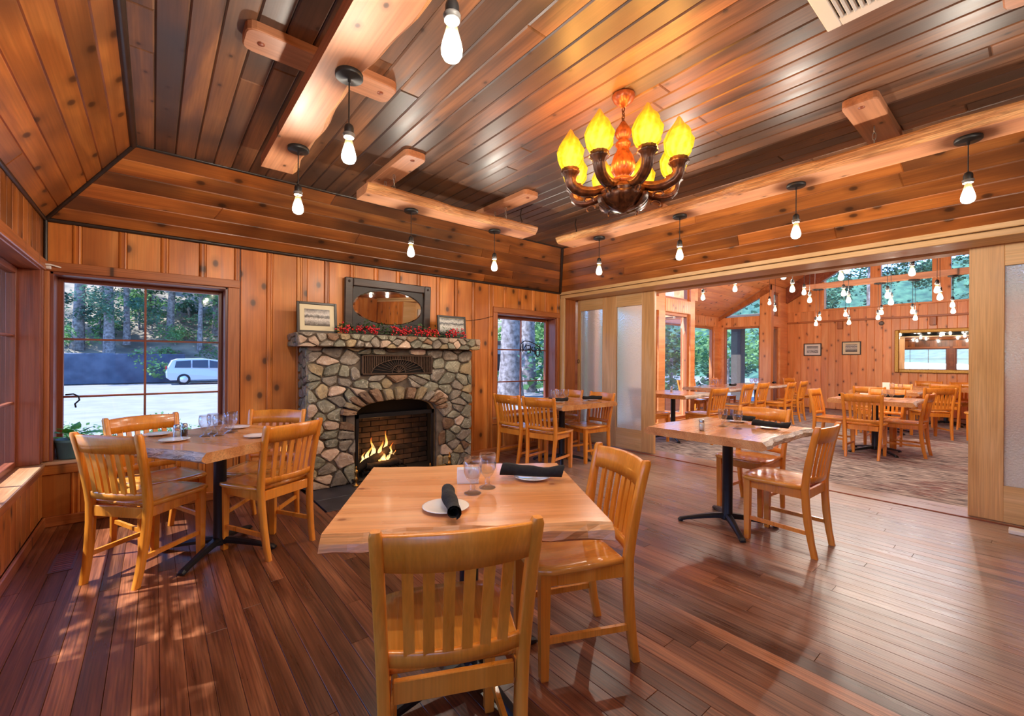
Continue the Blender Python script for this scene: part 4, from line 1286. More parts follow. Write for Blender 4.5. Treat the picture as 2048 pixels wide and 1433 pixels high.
def make_shaker(fill):
    o = empty('shaker')
    MB().lathe([(.0, 0), (.02, 0), (.021, .004), (.021, .055), (.017, .063), (.016, .063), (.019, .054), (.019, .004), (0, .004)], 14).build('jar', 'clear_glass', o)
    MB().lathe([(0, .0045), (.0185, .0045), (.0185, .045), (0, .045)], 12).build('contents', fill, o)
    MB().lathe([(.018, .062), (.0185, .078), (.014, .086), (0, .088)], 14).build('cap', 'steel_cap', o)
    return o
sh_salt, sh_pep = make_shaker('salt'), make_shaker('pepper')
sh_parts = (list(sh_salt.children), list(sh_pep.children)); sh_used = [[False], [False]]
def shaker(x, y, kind, label, z=ZTAB): return single((sh_salt, sh_pep)[kind], sh_used[kind], sh_parts[kind], (x, y, z), 0, label, 'shaker', 'glass salt and pepper shakers')
def caddy(x, y, rz, label, z=ZTAB):
    o = MB().box(-.045, .045, -.02, .02, 0, .006, .002).box(-.045, .045, -.02, -.016, 0, .062, .001).box(-.045, .045, .016, .02, 0, .062, .001).box(-.04, .04, -.014, .014, .006, .056, .003).build('sugar_caddy', 'porcelain')
    o.location = (x, y, z); o.rotation_euler = (0, 0, rz)
    return tag(o, label, 'caddy', 'white sugar caddies')
# front table
plate(.788, 1.315, 'white side plate under the napkin roll lying towards the viewer on the front table')
napkin(.788, 1.29, math.atan2(.27, .13), 'black napkin roll pointing at the viewer on the front table', k=0, sc=1.02)
plate(1.29, 1.42, 'white side plate at the right of the front table')
napkin(1.275, 1.405, math.atan2(-.20, .19), 'black napkin roll lying crosswise at the right of the front table', k=1, sc=1.08)
goblet(.962, 1.405, 'nearer clear goblet of the two on the front table')
goblet(1.052, 1.43, 'farther clear goblet of the two on the front table')
caddy(1.03, 1.54, R(-30), 'white sugar caddy behind the goblets on the front table')
# corner table
plate(.10, 3.44, 'white side plate on the corner table next to the shakers')
plate(.02, 3.76, 'white side plate on the corner table nearest the left window')
plate(.53, 3.29, 'white side plate on the corner table at the fireplace side')
plate(.48, 3.78, 'white side plate on the corner table towards the rear window')
shaker(.115, 3.56, 0, 'salt shaker on the corner table')
shaker(.155, 3.60, 1, 'pepper shaker on the corner table')
for i, (gx, gy) in enumerate(((.262, 3.52), (.312, 3.60), (.335, 3.50), (.405, 3.575), (.430, 3.64))):
    goblet(gx, gy, ('leftmost', 'second', 'third', 'fourth', 'rightmost')[i] + ' goblet from the left in the cluster on the corner table')
# table beside the sliding door
plate(3.80, 3.72, 'white side plate at the left of the sliding door table'); napkin(3.80, 3.72, R(-20), 'black napkin roll at the left of the sliding door table', k=1)
plate(4.36, 3.66, 'white side plate at the right of the sliding door table'); napkin(4.36, 3.66, R(-30), 'black napkin roll at the right of the sliding door table', k=0)
for i, (gx, gy) in enumerate(((3.92, 3.92), (3.99, 3.86), (4.05, 3.95), (4.11, 3.88))):
    goblet(gx, gy, ('leftmost', 'second', 'third', 'rightmost')[i] + ' goblet from the left in the cluster on the sliding door table')
# live edge table before the hall
shaker(3.16, 1.60, 0, 'salt shaker alone on the bark edged table')
goblet(3.50, 1.60, 'left goblet of the two on the bark edged table')
goblet(3.475, 1.475, 'right goblet of the two on the bark edged table')
plate(3.68, 1.33, 'white side plate at the right of the bark edged table'); napkin(3.665, 1.31, R(-82), 'black napkin roll in front at the right of the bark edged table', k=1, sc=1.0)
plate(3.86, 1.64, 'white side plate behind the goblets on the bark edged table'); napkin(3.85, 1.63, R(-75), 'black napkin roll behind the goblets on the bark edged table', k=0)
# hall tables
napkin(8.10, 1.32, R(-88), 'black napkin roll at the right of the nearest hall table', k=1)
napkin(7.75, 1.82, R(0), 'black napkin roll at the left of the nearest hall table', k=0)
caddy(8.0, 1.62, R(90), 'white sugar caddy on the nearest hall table')
goblet(7.78, 1.35, 'goblet on the nearest hall table, left of two'); goblet(7.80, 1.28, 'goblet on the nearest hall table, right of two')
shaker(6.75, 3.95, 0, 'salt shaker on the hall table by the tall window')
napkin(8.6, 4.4, R(30), 'black napkin roll on the bay table, left end', k=0)
napkin(9.0, 3.92, R(0), 'black napkin roll on the bay table, right end', k=1)
for i in range(4): goblet(8.70 + .09 * i, 4.22 - .05 * (i % 2), ('first', 'second', 'third', 'fourth')[i] + ' goblet from the left on the bay table')
for i in range(4): goblet(10.1 + .1 * i, 4.0 - .05 * (i % 2), ('first', 'second', 'third', 'fourth')[i] + ' goblet from the left on the return window table')
napkin(10.8, 3.8, R(10), 'black napkin roll on the return window table', k=0)
goblet(10.15, 1.66, 'goblet on the second hall table, left of two'); goblet(10.22, 1.56, 'goblet on the second hall table, right of two')
mc = MB().box(-.05, .05, -.004, .004, 0, .15, .001).build('menu_card', 'paper'); mc.location = (10.2, 1.75, ZTAB); mc.rotation_euler = (R(-6), 0, R(-75)); tag(mc, 'upright white menu card on the second hall table', 'menu card')

# ------------------------------------------------------------------ hanging beams, chains and pendants
ZB = 2.57
def live_beam(axis, c, a0, a1, wdt, live_side, label, seed, th=.07, z=ZB):
    # axis: direction it runs; c: centre across; live_side +1/-1: side with the waney edge
    o = empty('hanging_beam')
    K = 40
    rg = random.Random(seed)
    ph = [rg.uniform(0, 6) for _ in range(3)]
    def wv(u): return .022 * math.sin(2.3 * u + ph[0]) + .012 * math.sin(6.1 * u + ph[1]) + .005 * math.sin(17 * u + ph[2])
    Ln = a1 - a0
    sec = []
    for i in range(K + 1):
        u = -Ln / 2 + Ln * i / K
        e = wdt / 2 + wv(u) - .03
        sec.append([(u, -wdt / 2, 0), (u, e - .012, 0), (u, e + .012, th * .35), (u, e + .03, th * .8), (u, e + .024, th), (u, -wdt / 2, th)])
    vs = [p for s in sec for p in s]; n = 6
    fs, mi = [], []
    for i in range(K):
        for k in range(n):
            k2 = (k + 1) % n
            fs.append((i * n + k, i * n + k2, (i + 1) * n + k2, (i + 1) * n + k)); mi.append(1 if k in (1, 2, 3) else 0)
    fs.append(tuple(range(n))[::-1]); mi.append(0); fs.append(tuple(range(K * n, K * n + n))); mi.append(0)
    b = link_mesh('slab', vs, fs, ['beam_slab', 'beam_edge'], o, False, None, mi)
    fix_normals(b)
    if axis == 'Y':
        o.location = (c, (a0 + a1) / 2, z); o.rotation_euler = (0, 0, PI / 2 if live_side < 0 else -PI / 2)
    else:
        o.location = ((a0 + a1) / 2, c, z); o.rotation_euler = (0, 0, 0 if live_side > 0 else PI)
    tag(o, label, 'beam', 'live edge beams hung on chains')
    return o
live_beam('Y', .655, .55, 3.31, .225, 1, 'live edge wood beam hanging at the left, three pendants on it', 2)
live_beam('X', 3.375, 1.25, 3.01, .245, -1, 'short live edge wood beam hanging in front of the fireplace wall', 6)
live_beam('Y', 3.565, -.6, 3.39, .265, -1, 'long live edge wood beam hanging at the right over the opening', 9)
live_beam('X', -.55, 1.1, 3.1, .245, 1, 'live edge wood beam hanging over the viewer', 12)
def mount(axis, cx, cy, ln, label, wd=.17):
    o = empty('ceiling_mount', (cx, cy, ZT - .045), 0 if axis == 'X' else PI / 2)
    r = .04; pts = []
    for sx, sy, a0 in ((1, 1, 0), (-1, 1, 90), (-1, -1, 180), (1, -1, 270)):
        for k in range(4):
            a = R(a0 + 30 * k)
            pts.append((sx * (ln / 2 - r) + r * math.cos(a), sy * (wd / 2 - r) + r * math.sin(a)))
    mb = MB()
    mb.rings([[(x * .985, y * .97, 0) for x, y in pts], [(x, y, .006) for x, y in pts], [(x, y, .044) for x, y in pts]], False, True)
    b = mb.build('board', 'beam_slab', o); fix_normals(b)
    for s in (-1, 1):
        MB().lathe([(0, -.003), (.016, -.003), (.017, .002)], 10, (s * (ln / 2 - .07), .0, 0)).build('plug', 'redwood_trim', o)
    tag(o, label, 'mounting board', 'rounded boards screwed to the ceiling')
    return o
mount('X', .67, 2.33, .72, 'rounded mounting board across the left hanging beam')
mount('Y', 1.475, 3.30, .80, 'rounded mounting board over the short beam, left of two')
mount('Y', 2.62, 3.30, .80, 'rounded mounting board over the short beam, right of two')
mount('X', 3.54, .66, .90, 'rounded mounting board over the right beam, nearest the opening')
mount('X', 3.54, 2.40, .72, 'rounded mounting board over the right beam, behind the chandelier')
mount('Y', 2.68, -.30, .80, 'rounded mounting board at the top right edge over the viewer')
mount('Y', 1.47, -.30, .80, 'rounded mounting board over the viewer, left')
mount('X', .67, .85, .72, 'rounded mounting board over the near end of the left beam')
def chain(x, y, z0, z1, label):
    o = empty('chain', (x, y, z0))
    n = max(2, int((z1 - z0) / .033))
    d = (z1 - z0) / n
    for i in range(n):
        pts = []
        for k in range(13):
            a = 2 * PI * k / 12
            u, v = .009 * math.cos(a), (d * .62) * math.sin(a)
            pts.append((u, 0, d * (i + .5) + v) if i % 2 == 0 else (0, u, d * (i + .5) + v))
        MB().tube(pts, .0026, 6, False).build('link', 'chain_steel', o)
    tag(o, label, 'chain', 'steel chains holding the beams')
for x, y, l in ((1.475, 3.29, 'chain at the left of the short beam, front'), (1.475, 3.46, 'chain at the left of the short beam, rear'), (2.62, 3.29, 'chain at the right of the short beam, front'), (2.62, 3.46, 'chain at the right of the short beam, rear'), (3.47, .66, 'chain over the right beam below its nearest mounting board'), (3.47, 2.40, 'chain over the right beam behind the chandelier')):
    chain(x, y, ZB + .068, ZT - .045, l + ', steel links')
def cordlet(x, y, label):
    o = MB().tube([(x, y, ZB + .07), (x + .012, y, ZB + .12), (x - .006, y + .004, ZB + .18), (x + .004, y, ZT)], .006, 6).build('feed_cord', 'corner_mould')
    tag(o, label, 'cord', 'dark feed cords into the ceiling')
cordlet(2.86, 3.34, 'dark feed cord from the short beam end to the ceiling')
cordlet(3.50, 3.18, 'dark feed cord from the right beam end to the ceiling')
def make_pendant():
    o = empty('pendant_light')
    MB().lathe([(0, 0), (.058, 0), (.06, -.004), (.06, -.018), (.056, -.022), (.008, -.024), (.006, -.04), (0, -.04)], 24).build('canopy', 'pendant_black', o)
    MB().tube([(0, 0, -.03), (0, 0, -1.0)], .0032, 6).build('cord', 'cord_black', o)
    return o
def pendant(x, y, zc, zbot, label, group, watts, color=(1.0, .90, .76), can=True):
    # zc: canopy height, zbot: bottom of the bulb
    o = empty('pendant_light', (x, y, zc))
    d = zbot - zc            # negative
    zs = d + .125            # where the glass meets the socket
    if can:
        c = bpy.data.objects.new('canopy', PM['canopy']); COL.objects.link(c); c.parent = o
    cd = bpy.data.objects.new('cord', PM['cord']); COL.objects.link(cd); cd.parent = o; cd.scale = (1, 1, -(zs + .05)); 
    for nm in ('socket', 'ring', 'bulb', 'filament'):
        k = bpy.data.objects.new(nm, PM[nm]); COL.objects.link(k); k.parent = o; k.location = (0, 0, zs)
    ld = bpy.data.lights.new('bulb_light', 'POINT')
    ld.energy = watts; ld.color = color; ld.shadow_soft_size = .014
    lo = bpy.data.objects.new('bulb_light', ld); COL.objects.link(lo); lo.parent = o; lo.location = (0, 0, zs - .036)
    tag(o, label, 'pendant light', group)
    return o
PM = {}
def pm(nm, mb, mat):
    o = mb.build(nm, mat); PM[nm] = o.data
    bpy.data.objects.remove(o)
pm('canopy', MB().lathe([(0, 0), (.058, 0), (.06, -.004), (.06, -.018), (.056, -.022), (.008, -.024), (.006, -.04), (0, -.04)], 24), 'pendant_black')
pm('cord', MB().tube([(0, 0, 0), (0, 0, -1.0)], .0032, 6), 'cord_black')
pm('socket', MB().lathe([(0, .055), (.008, .055), (.018, .046), (.021, .035), (.021, .006), (.019, 0), (.014, -.004), (0, -.004)], 16), 'pendant_black')
pm('ring', MB().lathe([(.0215, .012), (.026, .010), (.026, .004), (.022, .002), (.024, -.002), (.0225, -.008), (.015, -.01)], 16), 'carved_grey_plastic')
pm('bulb', MB().lathe([(.012, -.006), (.015, -.02), (.021, -.045), (.028, -.07), (.032, -.09), (.031, -.105), (.024, -.118), (.012, -.124), (0, -.125)], 18), 'bulb_glow')
fm = MB()
for k in range(5):
    a = 2 * PI * k / 5
    fm.tube([(.006 * math.cos(a), .006 * math.sin(a), -.03), (.010 * math.cos(a), .010 * math.sin(a), -.085)], .0012, 4)
pm('filament', fm, 'filament_glow')
PG = 'bare bulb pendants on the hanging beams'
for i, yy in enumerate((2.87, 1.976, 1.10)):
    pendant(.67, yy, ZB, 2.165, 'bare bulb pendant on the left beam, %s' % ('farthest, by the fireplace wall', 'middle one', 'nearest, cut by the top of the picture')[i], PG, PENDANT_W)
for i, xx in enumerate((1.70, 2.60)):
    pendant(xx, 3.44, ZB, 2.165, 'bare bulb pendant on the short beam, %s' % ('left', 'right')[i], PG, PENDANT_W)
for i, yy in enumerate((2.92, 2.02, 1.12, .26)):
    pendant(3.575, yy, ZB, 2.175 + (.02 if i == 3 else 0), 'bare bulb pendant on the right beam, %s from the rear corner' % ('first', 'second', 'third', 'fourth')[i], PG, PENDANT_W)
for i, xx in enumerate((1.5, 2.7)):
    pendant(xx, -.55, ZB, 2.165, 'bare bulb pendant over the viewer, %s' % ('left', 'right')[i], PG, PENDANT_W)
pendant(.67, .70, ZB, 2.165, 'bare bulb pendant over the viewer at the near end of the left beam', PG, PENDANT_W)
# hall beams and pendants
HB = {}
for bx_, zb_, nm in ((10.0, 2.70, 'pale timber tie beam across the hall below the clerestory'), (8.0, 2.95, 'pale timber tie beam across the middle of the hall'), (6.6, 2.90, 'pale timber tie beam across the hall nearest the opening')):
    o = empty('tie_beam', (bx_, .9, zb_))
    b = MB().box(-2.1, 2.1, -.06, .06, 0, .10, .006).build('timber', 'beam_slab', o); b.rotation_euler = (0, 0, PI / 2)
    for yy in (-1.6, 1.9):
        MB().tube([(0, yy, .1), (0, yy, zroof(.9 + yy) - zb_)], .006, 6).build('hanger', 'chain_steel', o)
    tag(o, nm, 'beam', 'timber tie beams in the hall'); HB[bx_] = zb_
HALL_AT = {
    10.0: [(2.728, 2.083), (2.777, 1.979), (2.308, 2.129), (2.261, 1.976), (1.792, 2.126), (1.833, 2.039), (1.375, 2.109), (1.343, 1.996), (0.894, 2.176), (0.888, 2.078), (3.613, 2.471), (3.516, 2.326)],
    8.0: [(2.387, 2.345), (2.318, 2.218), (1.872, 2.27), (1.817, 2.167), (1.364, 2.184), (1.331, 2.089), (0.861, 2.202), (0.836, 2.107)],
    6.6: [(1.571, 2.3), (1.521, 2.379), (0.953, 2.478), (0.918, 2.263), (2.115, 2.216), (2.212, 2.398), (2.851, 2.305), (2.739, 2.488), (3.498, 2.464), (3.35, 2.233)]}
HALL_BULBS = []
for bx_, yz in HALL_AT.items():
    for by_, bz_ in yz:
        HALL_BULBS.append((bx_, by_, bz_))
rows_ = {10.0: 'far', 8.0: 'middle', 6.6: 'near'}
for row in (10.0, 8.0, 6.6):
    bl = sorted([b for b in HALL_BULBS if b[0] == row], key=lambda b: -b[1])
    ordn = ('first', 'second', 'third', 'fourth', 'fifth', 'sixth', 'seventh', 'eighth', 'ninth', 'tenth', 'eleventh', 'twelfth')
    for i, (bx, by, bz) in enumerate(bl):
        top = HB[row] if -1.2 < by < 3.0 else zroof(by) - .002
        if by > HW: top = zroof(by) - .002
        pendant(bx + .03 * (i % 2) , by, top, bz, 'bare bulb pendant in the %s row of the hall, %s from the left' % (rows_[row], ordn[i]), 'bare bulb pendants in the hall', HALL_W)

# ------------------------------------------------------------------ chandelier
def chandelier(x, y):
    o = empty('chandelier', (x, y, 0))
    MB().lathe([(0, 2.81), (.062, 2.81), (.066, 2.80), (.055, 2.775), (.03, 2.75), (.012, 2.735), (0, 2.735)], 24).build('ceiling_canopy', 'carved_copper', o)
    mb = MB()
    for i in range(4):
        z = 2.735 - .022 * i
        pts = [((.008 * math.cos(2 * PI * k / 10), 0, z - .011 + .016 * math.sin(2 * PI * k / 10)) if i % 2 else (0, .008 * math.cos(2 * PI * k / 10), z - .011 + .016 * math.sin(2 * PI * k / 10))) for k in range(11)]
        mb.tube(pts, .003, 6, False)
    mb.build('chain', 'carved_bronze', o)
    MB().lathe([(0, 2.66), (.012, 2.655), (.02, 2.64), (.04, 2.61), (.045, 2.59), (.035, 2.565), (.022, 2.55), (.04, 2.535), (.042, 2.52), (.03, 2.505), (.034, 2.49), (.055, 2.45), (.066, 2.41), (.064, 2.375), (.045, 2.345), (.03, 2.33), (.075, 2.315), (.09, 2.30), (.07, 2.285)], 48, flute=(12, .05)).build('baluster', 'carved_copper', o)
    MB().lathe([(.07, 2.29), (.11, 2.27), (.13, 2.25), (.138, 2.240), (.122, 2.232), (.134, 2.222), (.128, 2.205), (.104, 2.178), (.065, 2.156), (.03, 2.146), (.02, 2.136), (0, 2.132)], 56, flute=(14, .035)).build('bowl', 'carved_bronze', o)
    # acanthus leaves on the bowl
    for k in range(8):
        a = 2 * PI * k / 8 + .2
        rs = []
        for s, (r, z, wd) in enumerate(((.136, 2.228, .006), (.138, 2.214, .036), (.130, 2.194, .040), (.108, 2.170, .030), (.07, 2.150, .006))):
            e = Vector((math.cos(a), math.sin(a), 0)); tn = Vector((-math.sin(a), math.cos(a), 0)); cpt = e * r + Vector((0, 0, z))
            rs.append([cpt - tn * wd, cpt - tn * wd * .4 + e * .010, cpt + e * .004, cpt + tn * wd * .4 + e * .010, cpt + tn * wd])
        vs = [p for r_ in rs for p in r_]; fs = [(i * 5 + j, i * 5 + j + 1, (i + 1) * 5 + j + 1, (i + 1) * 5 + j) for i in range(4) for j in range(4)]
        link_mesh('leaf', vs, fs, 'carved_bronze', o, True)
    base = math.atan2(-y, -x)
    for k in range(8):
        a = base + R(22.5 + 45 * k)
        e = Vector((math.cos(a), math.sin(a), 0))
        arm = empty('arm'); arm.parent = o
        prof = [(.085, 2.285), (.13, 2.262), (.17, 2.246), (.21, 2.240), (.25, 2.244), (.285, 2.257), (.305, 2.279), (.31, 2.305)]
        pts = [e * r + Vector((0, 0, z)) for r, z in prof]
        MB().tube(pts, [.017, .021, .025, .027, .028, .028, .030, .032], 24, True, True, (8, .10)).build('branch', 'carved_bronze', arm)
        sp = [e * (.20 + .03 * math.cos(t)) + Vector((0, 0, 2.196 + .018 * math.sin(t))) for t in [R(200) - R(36) * q for q in range(8)]]
        MB().tube(sp, [.005, .007, .008, .008, .007, .006, .005, .004], 8).build('scroll', 'carved_bronze', arm)
        c = e * .31
        MB().lathe([(.024, 2.285), (.03, 2.30), (.036, 2.325), (.05, 2.335), (.052, 2.345), (.046, 2.350), (.047, 2.362), (.036, 2.366), (0, 2.366)], 36, (c.x, c.y, 0), (12, .05)).build('cup', 'carved_bronze', arm)
        # flame-shaped amber glass with swirled ribs
        mb = MB()
        prof = [(.036, .0), (.056, .018), (.069, .045), (.073, .07), (.070, .10), (.060, .132), (.045, .158), (.028, .180), (.018, .198), (.008, .218), (.0, .226)]
        vs, fs = [], []
        n = 32
        for j, (r, z) in enumerate(prof):
            for i in range(n):
                th = 2 * PI * i / n + 6.0 * z
                rr = r * (1 + .08 * math.cos(8 * 2 * PI * i / n) + .05 * math.sin(75 * z + 2 * PI * i / n * 4))
                vs.append((c.x + rr * math.cos(th), c.y + rr * math.sin(th), 2.362 + z))
        for j in range(len(prof) - 1):
            for i in range(n):
                fs.append((j * n + i, j * n + (i + 1) % n, (j + 1) * n + (i + 1) % n, (j + 1) * n + i))
        mb.add(vs, fs, True)
        mb.build('flame_shade', 'amber_glow', arm)
        ld = bpy.data.lights.new('shade_light', 'POINT'); ld.energy = CHAND_W; ld.color = (1.0, .50, .14); ld.shadow_soft_size = .04
        lo = bpy.data.objects.new('shade_light', ld); COL.objects.link(lo); lo.parent = o; lo.location = (c.x, c.y, 2.45)
    tag(o, 'carved bronze chandelier with eight glowing amber flame shades', 'chandelier')
chandelier(2.067, 1.519)

# ceiling air vent
v = empty('ceiling_vent', (2.17, .42, ZT))
mbv = MB(); mbv.box(-.20, .20, -.20, -.145, -.016, 0, .004).box(-.20, .20, .145, .20, -.016, 0, .004).box(-.20, -.145, -.145, .145, -.016, 0, .004).box(.145, .20, -.145, .145, -.016, 0, .004)
mbv.build('frame', 'white_paint', v)
MB().box(-.145, .145, -.145, .145, -.003, -.001).build('backing', 'vent_dark', v)
for k in range(12):
    q = MB().box(-.145, .145, -.0015, .0015, -.009, .009).build('louvre', 'white_paint', v); q.location = (0, -.13 + .0236 * k, -.011); q.rotation_euler = (R(40), 0, 0)
tag(v, 'white louvred air vent in the ceiling at the top edge', 'vent')

# ------------------------------------------------------------------ stone fireplace
FY, FXL, FXR, FZ = 4.47, 1.13, 3.035, 1.40
OX0, OX1, OZ = 1.60, 2.56, 0.70          # firebox opening, springing height
OCX, OZTOP = (OX0 + OX1) / 2, 0.845
MFY, MX0, MX1, MZ0, MZ1 = 4.345, 1.02, 3.075, 1.398, 1.535
fp = empty('fireplace', (0, 0, 0))
tag(fp, 'rubble stone fireplace with arched opening and thick stone mantel', 'fireplace')
def arch_z(x):
    u = (x - OCX) / ((OX1 - OX0) / 2)
    return OZ + (OZTOP - OZ) * max(0, 1 - u * u) ** .5 if abs(u) <= 1 else 0
# mortar body with an arched hole
fr = []
K = 16
pts_arch = [(OX0 + (OX1 - OX0) * i / K, arch_z(OX0 + (OX1 - OX0) * i / K)) for i in range(K + 1)]
vs, fs = [], []
def quad(a, b, c, d):
    n = len(vs); vs.extend([a, b, c, d]); fs.append((n, n + 1, n + 2, n + 3))
yf = FY + .022
quad((FXL + .02, yf, 0), (OX0, yf, 0), (OX0, yf, FZ), (FXL + .02, yf, FZ))
quad((OX1, yf, 0), (FXR - .02, yf, 0), (FXR - .02, yf, FZ), (OX1, yf, FZ))
for (xa, za), (xb, zb) in zip(pts_arch, pts_arch[1:]):
    quad((xa, yf, za), (xb, yf, zb), (xb, yf, FZ), (xa, yf, FZ))
    quad((xb, yf, zb), (xa, yf, za), (xa, 4.60, za), (xb, 4.60, zb))
quad((FXL + .02, 4.765, 0), (FXL + .02, yf, 0), (FXL + .02, yf, FZ), (FXL + .02, 4.765, FZ))
quad((FXR - .02, yf, 0), (FXR - .02, 4.765, 0), (FXR - .02, 4.765, FZ), (FXR - .02, yf, FZ))
quad((OX0, yf, 0), (OX0, 4.60, 0), (OX0, 4.60, OZ), (OX0, yf, OZ)); quad((OX1, 4.60, 0), (OX1, yf, 0), (OX1, yf, OZ), (OX1, 4.60, OZ))
link_mesh('mortar_body', vs, fs, 'mortar', fp)
SM = ['stone_green', 'stone_grey', 'stone_pink', 'stone_tan', 'stone_brown']
rs_ = random.Random(42)
def stone(poly, origin, ux, uz, nrm, h, mat, gap=.006):
    # poly: 2-D outline in (ux, uz); raised along nrm
    cx = sum(p[0] for p in poly) / len(poly); cz = sum(p[1] for p in poly) / len(poly)
    # resample outline to a soft 9 to 11 gon
    P = [Vector(p) for p in poly]
    q = []
    n = len(P)
    for i in range(n):
        a, b = P[i], P[(i + 1) % n]
        q.append(a.lerp(b, .2)); q.append(a.lerp(b, .8))
    if len(q) > 12: q = [p for i, p in enumerate(q) if i % 3 != 2 or len(q) < 13]
    C = Vector((cx, cz))
    def sh(p, d):
        v = p - C; l = v.length
        return C + v * max(.2, (l - d) / l)
    ring0 = [sh(p, gap * .4) for p in q]
    ring1 = [sh(p, gap + rs_.uniform(0, .006)) for p in q]
    ring2 = [C + (p - C) * rs_.uniform(.62, .86) for p in q]
    m = len(q)
    vs = [(p.x - cx, p.y - cz, -.03) for p in ring0] + [(p.x - cx, p.y - cz, h * rs_.uniform(.45, .7)) for p in ring1] + [(p.x - cx, p.y - cz, h * rs_.uniform(.82, 1.12)) for p in ring2] + [(0, 0, h * rs_.uniform(.95, 1.15))]
    fs = []
    for r in (0, 1):
        for i in range(m):
            j = (i + 1) % m
            fs.append((r * m + i, r * m + j, (r + 1) * m + j, (r + 1) * m + i))
    for i in range(m):
        fs.append((2 * m + i, 2 * m + (i + 1) % m, 3 * m))
    o = link_mesh('stone', vs, fs, mat, fp, False)
    org = Vector(origin) + Vector(ux) * cx + Vector(uz) * cz
    ux, uz, nrm = Vector(ux), Vector(uz), Vector(nrm)
    o.matrix_world = Matrix(((ux.x, uz.x, nrm.x, org.x), (ux.y, uz.y, nrm.y, org.y), (ux.z, uz.z, nrm.z, org.z), (0, 0, 0, 1)))
    fix_normals(o)
    return o
def clip(poly, nx, nz, d):
    # keep nx*x + nz*z <= d
    out = []
    n = len(poly)
    for i in range(n):
        a, b = poly[i], poly[(i + 1) % n]
        fa, fb = nx * a[0] + nz * a[1] - d, nx * b[0] + nz * b[1] - d
        if fa <= 0: out.append(a)
        if (fa < 0 < fb) or (fb < 0 < fa):
            t = fa / (fa - fb); out.append((a[0] + (b[0] - a[0]) * t, a[1] + (b[1] - a[1]) * t))
    return out
def cells(x0, x1, z0, z1, n, asp, blocked, rg):
    # uneven cells from scattered sites, wide stones among small ones
    sites = []
    tries = 0
    while len(sites) < n and tries < 20000:
        tries += 1
        p = (rg.uniform(x0, x1), rg.uniform(z0, z1))
        md = rg.choice((.055, .075, .10)) * (1 - tries / 24000)
        if all(((p[0] - q[0]) / asp) ** 2 + (p[1] - q[1]) ** 2 > md * md for q in sites): sites.append(p)
    out = []
    for i, s in enumerate(sites):
        if blocked(s): continue
        poly = [(x0, z0), (x1, z0), (x1, z1), (x0, z1)]
        for j, q in enumerate(sites):
            if i == j or abs(q[0] - s[0]) > .6 or abs(q[1] - s[1]) > .6: continue
            nx, nz = (q[0] - s[0]) / asp ** 2, q[1] - s[1]
            mx, mz = (q[0] + s[0]) / 2, (q[1] + s[1]) / 2
            poly = clip(poly, nx, nz, nx * mx + nz * mz)
            if len(poly) < 3: break
        if len(poly) >= 3: out.append((s, poly))
    return out
VX0, VX1, VZ0, VZ1 = 1.655, 2.478, 1.118, 1.328
ARW = .155
def arch_out(x):
    u = (x - OCX) / ((OX1 - OX0) / 2 + ARW)
    return OZ - .02 + (OZTOP - OZ + ARW + .02) * max(0, 1 - u * u) ** .55 if abs(u) < 1 else 0
def blocked(s):
    x, z = s
    if VX0 + .02 < x < VX1 - .02 and VZ0 + .01 < z < VZ1 - .01: return True
    if OX0 < x < OX1 and z < OZ: return True
    return OX0 - ARW * .6 < x < OX1 + ARW * .6 and OZ - .05 < z < arch_out(x) - .02
ux, uz, nr = (1, 0, 0), (0, 0, 1), (0, -1, 0)
def area(p): return abs(sum(p[i][0] * p[(i + 1) % len(p)][1] - p[(i + 1) % len(p)][0] * p[i][1] for i in range(len(p)))) / 2
for s, poly in cells(FXL, FXR, .0, FZ, 170, 1.3, blocked, random.Random(5)):
    if s[1] < OZ + .02:
        if s[0] < OX0: poly = clip(poly, 1, 0, OX0)
        elif s[0] > OX1: poly = clip(poly, -1, 0, -OX1)
    elif OX0 - .1 < s[0] < OX1 + .1:
        poly = clip(poly, 0, -1, -(arch_out(s[0]) - .03))
    if VX0 < s[0] < VX1:
        if s[1] >= VZ1 - .02: poly = clip(poly, 0, -1, -VZ1)
        elif s[1] <= VZ0 + .02: poly = clip(poly, 0, 1, VZ0)
    elif VZ0 < s[1] < VZ1:
        if s[0] <= VX0: poly = clip(poly, 1, 0, VX0)
        else: poly = clip(poly, -1, 0, -VX1)
    if len(poly) < 3 or area(poly) < .0012: continue
    mt = rs_.choices(SM, (30, 30, 14, 14, 12 if abs(s[0] - OCX) < .75 and s[1] < 1.0 else 5))[0]
    stone(poly, (0, FY + .012, 0), ux, uz, nr, rs_.uniform(.014, .034), mt, .006)
